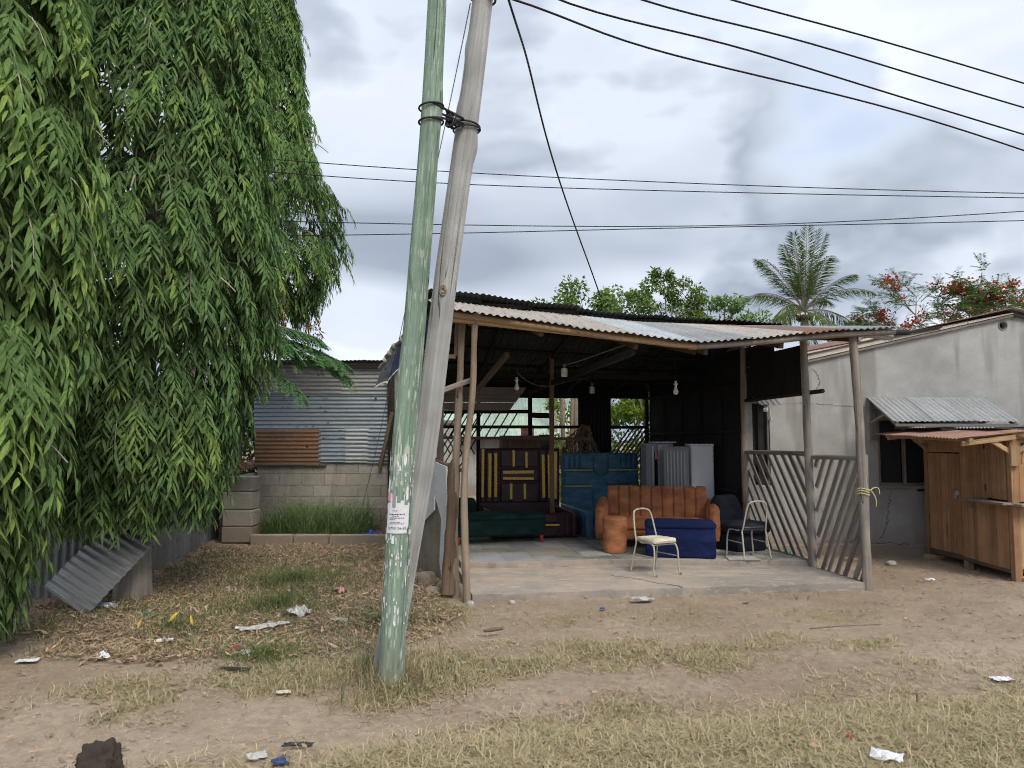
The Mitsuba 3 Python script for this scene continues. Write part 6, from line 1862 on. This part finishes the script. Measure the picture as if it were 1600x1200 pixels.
# green tufts
parts = []
for (c, rad) in GREENSPOTS[:2] + [((-1.0, 5.75), 0.25), ((-3.0, 7.0), 0.4), ((-1.2, 7.2), 0.5), ((-1.9, 6.1), 0.5)]:
    n = int(3000 * rad * rad) + 300
    a, q = r.uniform(0, 2 * np.pi, n), np.abs(r.normal(0, 0.5, n)) * rad
    x, y = c[0] + q * np.cos(a), c[1] + q * np.sin(a)
    hh = 0.24 if rad > 0.6 else 0.16
    parts.append(blades(x, y, 0.06, hh, 0.006, 0.8, 10, 0.6))
solo('green_grass', 'patches of short green grass among the dry leaves of the left lot', 'grass', leaf_mesh(parts), 'straw', kind='stuff')
parts = []
n = 5200
x = r.uniform(-4.15, -2.55, n)
y = 12.9 + 1.5 * r.random(n)
cl = meshkit.fbm(np.stack([x * 2.6, y * 2.6, 0 * x], -1), 2, 6)
k = cl > 0.42
x, y = x[k], y[k]
parts.append(blades(x, y, 0.25, 0.85, 0.012, 0.7, 2, 0.5))
parts.append(blades(x[::4], y[::4], 0.2, 0.6, 0.008, 0.8, 9, 0.4))
solo('tall_grass', 'tall green grass growing before the block base of the shed', 'grass', leaf_mesh(parts), 'straw', kind='stuff')
parts = []
a = r.uniform(0, 2 * np.pi, 600)
q = np.abs(r.normal(0, 0.24, 600)) + 0.09
x, y = -0.86 + q * np.cos(a) * 1.1, 5.45 + q * np.sin(a)
parts.append(blades(x, y, 0.08, 0.26, 0.005, 0.55, 9, 0.35))
parts.append(blades(x[:200] + 0.05, y[:200], 0.06, 0.2, 0.006, 0.5, 10, 0.3))
solo('pole_grass', 'wispy grass standing round the foot of the green pole', 'grass', leaf_mesh(parts), 'straw', kind='stuff')


def litter(x, y, L, Wd, var, tone):
    n = len(x)
    a = r.uniform(0, 2 * np.pi, n)
    D = np.stack([np.cos(a), np.sin(a), r.normal(0.05, 0.18, n)], -1)
    N = np.stack([r.normal(0, 0.35, n), r.normal(0, 0.35, n), np.ones(n)], -1)
    P = np.stack([x, y, hgt(x, y) + 0.012 + 0.02 * r.random(n)], -1)
    V, F, uv = leaves(P, D, N, L * r.uniform(0.5, 1.15, n), Wd * r.uniform(0.6, 1.3, n), var, np.clip(tone + r.normal(0, 0.22, n), 0, 0.97), r.uniform(-0.25, 0.35), 2)
    V[:, 1:-1] += r.normal(0, 0.004, (n, V.shape[1] - 2, 3))
    V[..., 2] = np.maximum(V[..., 2], hgt(V[..., 0].ravel(), V[..., 1].ravel()).reshape(V.shape[:2]) + 0.003)
    return V, F, uv


parts = []
for tone, n in ((0.55, 11000), (0.3, 5500), (0.85, 5000)):
    x, y = scatter(n, (-4.9, -0.5, 5.8, 15.0), lambda x, y, g_, l_: np.clip(l_ * 1.15 - 0.1, 0, 1) * 0.95)
    parts.append(litter(x, y, 0.105, 0.0165, 11, tone))
x, y = scatter(9000, (-4.9, 7.0, 3.2, 10.5), lambda x, y, g_, l_: 0.10 + 0.2 * (meshkit.fbm(np.stack([x * 0.8, y * 0.8, 0 * x], -1) + 2, 3, 9) > 0.53))
parts.append(litter(x, y, 0.065, 0.014, 11, 0.45))
solo('leaf_litter', 'curled dry brown leaves covering the left lot under the trees', 'leaf litter', leaf_mesh(parts), 'straw', kind='stuff')
parts = []
n = 2200
x, y = r.uniform(-3.5, 7.5, n), r.uniform(3.2, 10.5, n)
g = G()
ico = trimesh.creation.icosphere(0)
s = r.uniform(0.003, 0.011, n) * (1 + 1.6 * (r.random(n) < 0.06))
g.add((np.asarray(ico.vertices)[None] * s[:, None, None] * r.uniform(0.6, 1.3, (n, 1, 3)) + np.stack([x, y, hgt(x, y)], -1)[:, None]).reshape(-1, 3), (np.asarray(ico.faces)[None] + (np.arange(n) * 12)[:, None, None]).reshape(-1, 3), np.repeat(np.c_[np.full(n, 630.0), r.integers(0, 300, n) * 10.0 + 5], 12, 0))
solo('gravel', 'small pale stones scattered over the bare dirt', 'gravel', g, 'masonry', kind='stuff')

# ------------------------------------------------------------------ stones, litter, odds and ends


def stone(x, y, sx, sy, sz, seed, label, var=6):
    rr_ = np.random.default_rng(seed)
    m = trimesh.creation.icosphere(2)
    V = np.asarray(m.vertices) * (1 + 0.35 * (meshkit.noise(np.asarray(m.vertices) * 1.6 + seed * 5, seed)[:, None] - 0.5))
    V = np.sign(V) * np.abs(V) ** 0.85 * np.array([sx, sy, sz]) / 2
    V = V @ rotz(rr_.uniform(0, 180)).T
    z = float(hgt(np.array([x]), np.array([y]))[0])
    solo('stone', label, 'stone', G().add(V + (x, y, z + sz * 0.3), np.asarray(m.faces), np.c_[100.0 * var + 30 + V[:, 0], V[:, 1] + V[:, 2] + 5 + 10 * seed]), 'masonry', True)


stone(-0.98, 9.05, 0.26, 0.22, 0.20, 1, 'largest rounded stone left of the split trunk')
stone(-1.12, 9.35, 0.22, 0.16, 0.12, 2, 'flat stone lying behind the largest rounded one')
stone(-0.74, 8.62, 0.20, 0.17, 0.16, 3, 'angular stone wedged at the left corner posts')
stone(-0.56, 8.42, 0.22, 0.19, 0.15, 4, 'stone touching the foot of the left corner posts')
stone(-0.86, 8.50, 0.18, 0.14, 0.10, 5, 'small stone in front of the largest rounded one')
stone(-0.42, 7.93, 0.09, 0.08, 0.06, 6, 'little pale stone in front of the left front post', 5)
stone(0.0, 8.02, 0.08, 0.06, 0.05, 7, 'pale pebble at the edge of the concrete slab', 5)
stone(5.1, 10.55, 0.24, 0.12, 0.07, 8, 'pale flat stone on the dirt before the kiosk door', 5)
stone(4.72, 10.95, 0.20, 0.14, 0.06, 9, 'pale rubble piece near the house plinth')


def crumple(x, y, sx, sy, h, seed, mat, name, label, cat, rot=0.0):
    n = 9
    a, b = np.meshgrid(np.linspace(-0.5, 0.5, n), np.linspace(-0.5, 0.5, n), indexing='ij')
    q = np.stack([a * 3, b * 3, 0 * a + seed], -1)
    jit = (meshkit.fbm(q * 1.7, 3, seed) - 0.5)
    P = np.stack([a * sx * (1 + 0.5 * jit), b * sy * (1 + 0.7 * (meshkit.noise(q, seed + 5) - 0.5)), h * (0.15 + 1.4 * np.abs(meshkit.fbm(q * 1.3 + 7, 2, seed) - 0.45) + 0.3 * (1 - 4 * a * a) * (1 - 4 * b * b))], -1)
    P = P @ rotz(rot).T
    z = float(hgt(np.array([x]), np.array([y]))[0])
    P = P + (x, y, z + 0.014)
    solo(name, label, cat, G().slab(P, (0, 0, 1), 0.002), mat)


crumple(-3.62, 5.92, 0.15, 0.08, 0.03, 1, 'paper', 'paper_scrap', 'white paper scrap on the bare dirt at the left edge', 'paper', 10)
crumple(-3.12, 6.04, 0.08, 0.10, 0.06, 2, 'paper', 'paper_scrap', 'small crumpled white paper below the near tree', 'paper', 30)
crumple(-2.90, 6.60, 0.15, 0.09, 0.03, 3, 'paper', 'paper_scrap', 'white packet in the dry grass below the middle tree', 'paper', 20)
crumple(-2.08, 6.15, 0.13, 0.11, 0.03, 4, 'paper', 'paper_scrap', 'white wrapper at the edge of the track beside a tiny red scrap', 'paper', 60)
crumple(-2.2, 6.32, 0.06, 0.05, 0.04, 5, 'red_plastic', 'plastic_scrap', 'tiny red plastic scrap beside the white wrapper', 'plastic')
crumple(-2.20, 7.02, 0.46, 0.12, 0.06, 6, 'clear_plastic', 'plastic_bag', 'crumpled clear plastic bag lying in the left lot', 'plastic bag', 35)
crumple(-2.03, 7.45, 0.22, 0.20, 0.12, 7, 'clear_plastic', 'plastic_bag', 'puffed end of clear plastic film behind the long crumpled bag', 'plastic bag', 0)
crumple(-1.58, 7.22, 0.16, 0.10, 0.05, 8, 'clear_plastic', 'plastic_bag', 'small pale wrapper in the brown leaves left of the poles', 'plastic bag', 0)
crumple(-1.86, 8.5, 0.17, 0.12, 0.07, 9, 'dark_plastic', 'plastic_bag', 'dark bundle under a pink scrap in the grass of the left lot', 'plastic bag', 0)
crumple(-1.83, 8.44, 0.06, 0.05, 0.10, 10, 'red_sign', 'plastic_scrap', 'pink scrap on top of the dark bundle', 'plastic')
crumple(-2.02, 5.76, 0.22, 0.06, 0.02, 11, 'dark_plastic', 'rubber_strip', 'dark flat strip on the near edge of the track', 'rubber strip', -8)
crumple(-1.5, 5.22, 0.09, 0.05, 0.02, 12, 'seat_vinyl', 'paper_scrap', 'beige chip in the straw between the wheel tracks', 'paper', 15)
crumple(-1.17, 4.36, 0.16, 0.06, 0.02, 13, 'dark_plastic', 'rubber_strip', 'grey brown flat piece at the bottom edge of the track', 'rubber strip', 5)
crumple(-1.2, 4.12, 0.07, 0.09, 0.025, 14, 'dull_blue', 'plastic_scrap', 'small dull blue plastic piece at the lower edge of the photo', 'plastic', 30)
crumple(-1.34, 4.2, 0.10, 0.08, 0.03, 15, 'clear_plastic', 'plastic_bag', 'small clear wrapper beside the blue plastic piece', 'plastic bag', 30)
crumple(1.33, 8.02, 0.22, 0.14, 0.07, 16, 'clear_plastic', 'plastic_bag', 'clear plastic bag on the dirt before the concrete slab', 'plastic bag', 10)
crumple(0.88, 7.66, 0.05, 0.05, 0.03, 17, 'blue_plastic', 'bottle_cap', 'small blue cap on the dirt before the slab', 'bottle cap')
crumple(1.94, 4.14, 0.16, 0.12, 0.05, 18, 'paper', 'paper_scrap', 'white wrapper in the straw at the lower right', 'paper', -30)
crumple(3.46, 5.6, 0.14, 0.07, 0.03, 19, 'paper', 'paper_scrap', 'white paper in the straw at the right edge', 'paper', 5)
crumple(1.87, 4.42, 0.03, 0.04, 0.03, 20, 'red_plastic', 'plastic_scrap', 'tiny red scrap in the straw at the lower right', 'plastic')
crumple(-3.45, 7.46, 0.07, 0.06, 0.05, 21, 'green_plastic', 'bottle_cap', 'green plastic cap near the leaning iron sheet', 'bottle cap')
crumple(-4.02, 7.75, 0.28, 0.14, 0.10, 22, 'silver', 'foil_scrap', 'crumpled silver foil at the foot of the leaning iron sheet', 'foil', 0)
crumple(-2.42, 13.3, 0.34, 0.24, 0.16, 23, 'blue_plastic', 'plastic_sheet', 'bright blue plastic sheet lying by the block base', 'plastic sheet', -30)
crumple(4.95, 9.3, 0.10, 0.08, 0.04, 24, 'paper', 'paper_scrap', 'pale scrap on the dirt right of the shop', 'paper', 0)
crumple(4.0, 11.3, 0.12, 0.10, 0.12, 25, 'green_plastic', 'plastic_scrap', 'green litter against the house plinth behind the lattice', 'plastic', 0)
solo('stick', 'short dark stick on the dirt right of the poles', 'stick', G().tube([(-0.24, 6.78, 0.03), (-0.16, 6.81, 0.035), (-0.08, 6.86, 0.03)], [0.014, 0.02, 0.012], 8, 8, 10, 0.3), 'wood', True)
solo('stick', 'thin dry twig lying on the track at the right', 'stick', G().tube([(2.6, 6.9, 0.02), (2.9, 6.95, 0.03), (3.3, 7.05, 0.02)], [0.006, 0.004], 6, 8, 14, 0.3), 'wood', True)
for (x, y, z, L, a, lab) in ((0.62, 9.86, 0.09, 0.10, 0.4, 'yellow leaf on the concrete slab below the step'), (1.35, 10.9, 0.165, 0.09, 1.0, 'yellow leaf on the floor tiles left of the sofa'), (-3.05, 7.0, 0.05, 0.13, 1.2, 'large yellow leaf standing in the grass of the left lot'), (-2.78, 6.88, 0.055, 0.10, 1.8, 'yellow leaf right of the larger yellow leaf'), (-3.2, 6.75, 0.055, 0.09, 1.5, 'yellow leaf left of the larger yellow leaf'), (1.7, 7.75, 0.03, 0.1, 0.2, 'yellow leaf on the dirt in front of the slab')):
    st_ = 7.5 > y and z >= 0.05
    D = np.array([[1.5 * math.cos(a), 0.2 * math.sin(a), 0.7 if st_ else 0.03]])
    solo('yellow_leaf', lab, 'leaf', leaf_mesh([leaves(np.array([[x, y, z]]), D, np.array([[0, -1.0 if st_ else 0.1, 0.4 if st_ else 1]]), np.array([L]), np.array([L * 0.24]), 12, np.array([0.7]), 0.2, 2)]), 'straw')
m = trimesh.creation.icosphere(4)
V = np.asarray(m.vertices)
V = V * (0.72 + 0.75 * (meshkit.fbm(V * 2.1 + 4, 5, 3)[:, None] - 0.35)) * np.array([0.13, 0.11, 0.14])
solo('charred_stump', 'dark charred lump of stump at the lower left corner', 'stump', G().add(V + (-2.02, 3.92, 0.07), np.asarray(m.faces)), 'lump', True)
tw = G()
for z in (1.06, 1.09, 1.115):
    tw.tube([np.asarray(W(4.455 + 0.07 * math.cos(t), 0.04 + 0.075 * math.sin(t), z + 0.012 * math.sin(2 * t))) for t in np.linspace(0, 2 * np.pi, 24)], 0.005, 6)
tw.tube([W(4.52, -0.02, 1.10), W(4.56, -0.04, 1.02), W(4.57, -0.03, 0.92)], 0.005, 6, smooth_n=8)
tw.tube([W(4.50, -0.03, 1.10), W(4.60, -0.03, 1.13), W(4.62, -0.03, 1.06)], 0.005, 6, smooth_n=8)
solo('yellow_twine', 'yellow twine knotted round the right front post', 'twine', tw, 'yellow_twine', True)
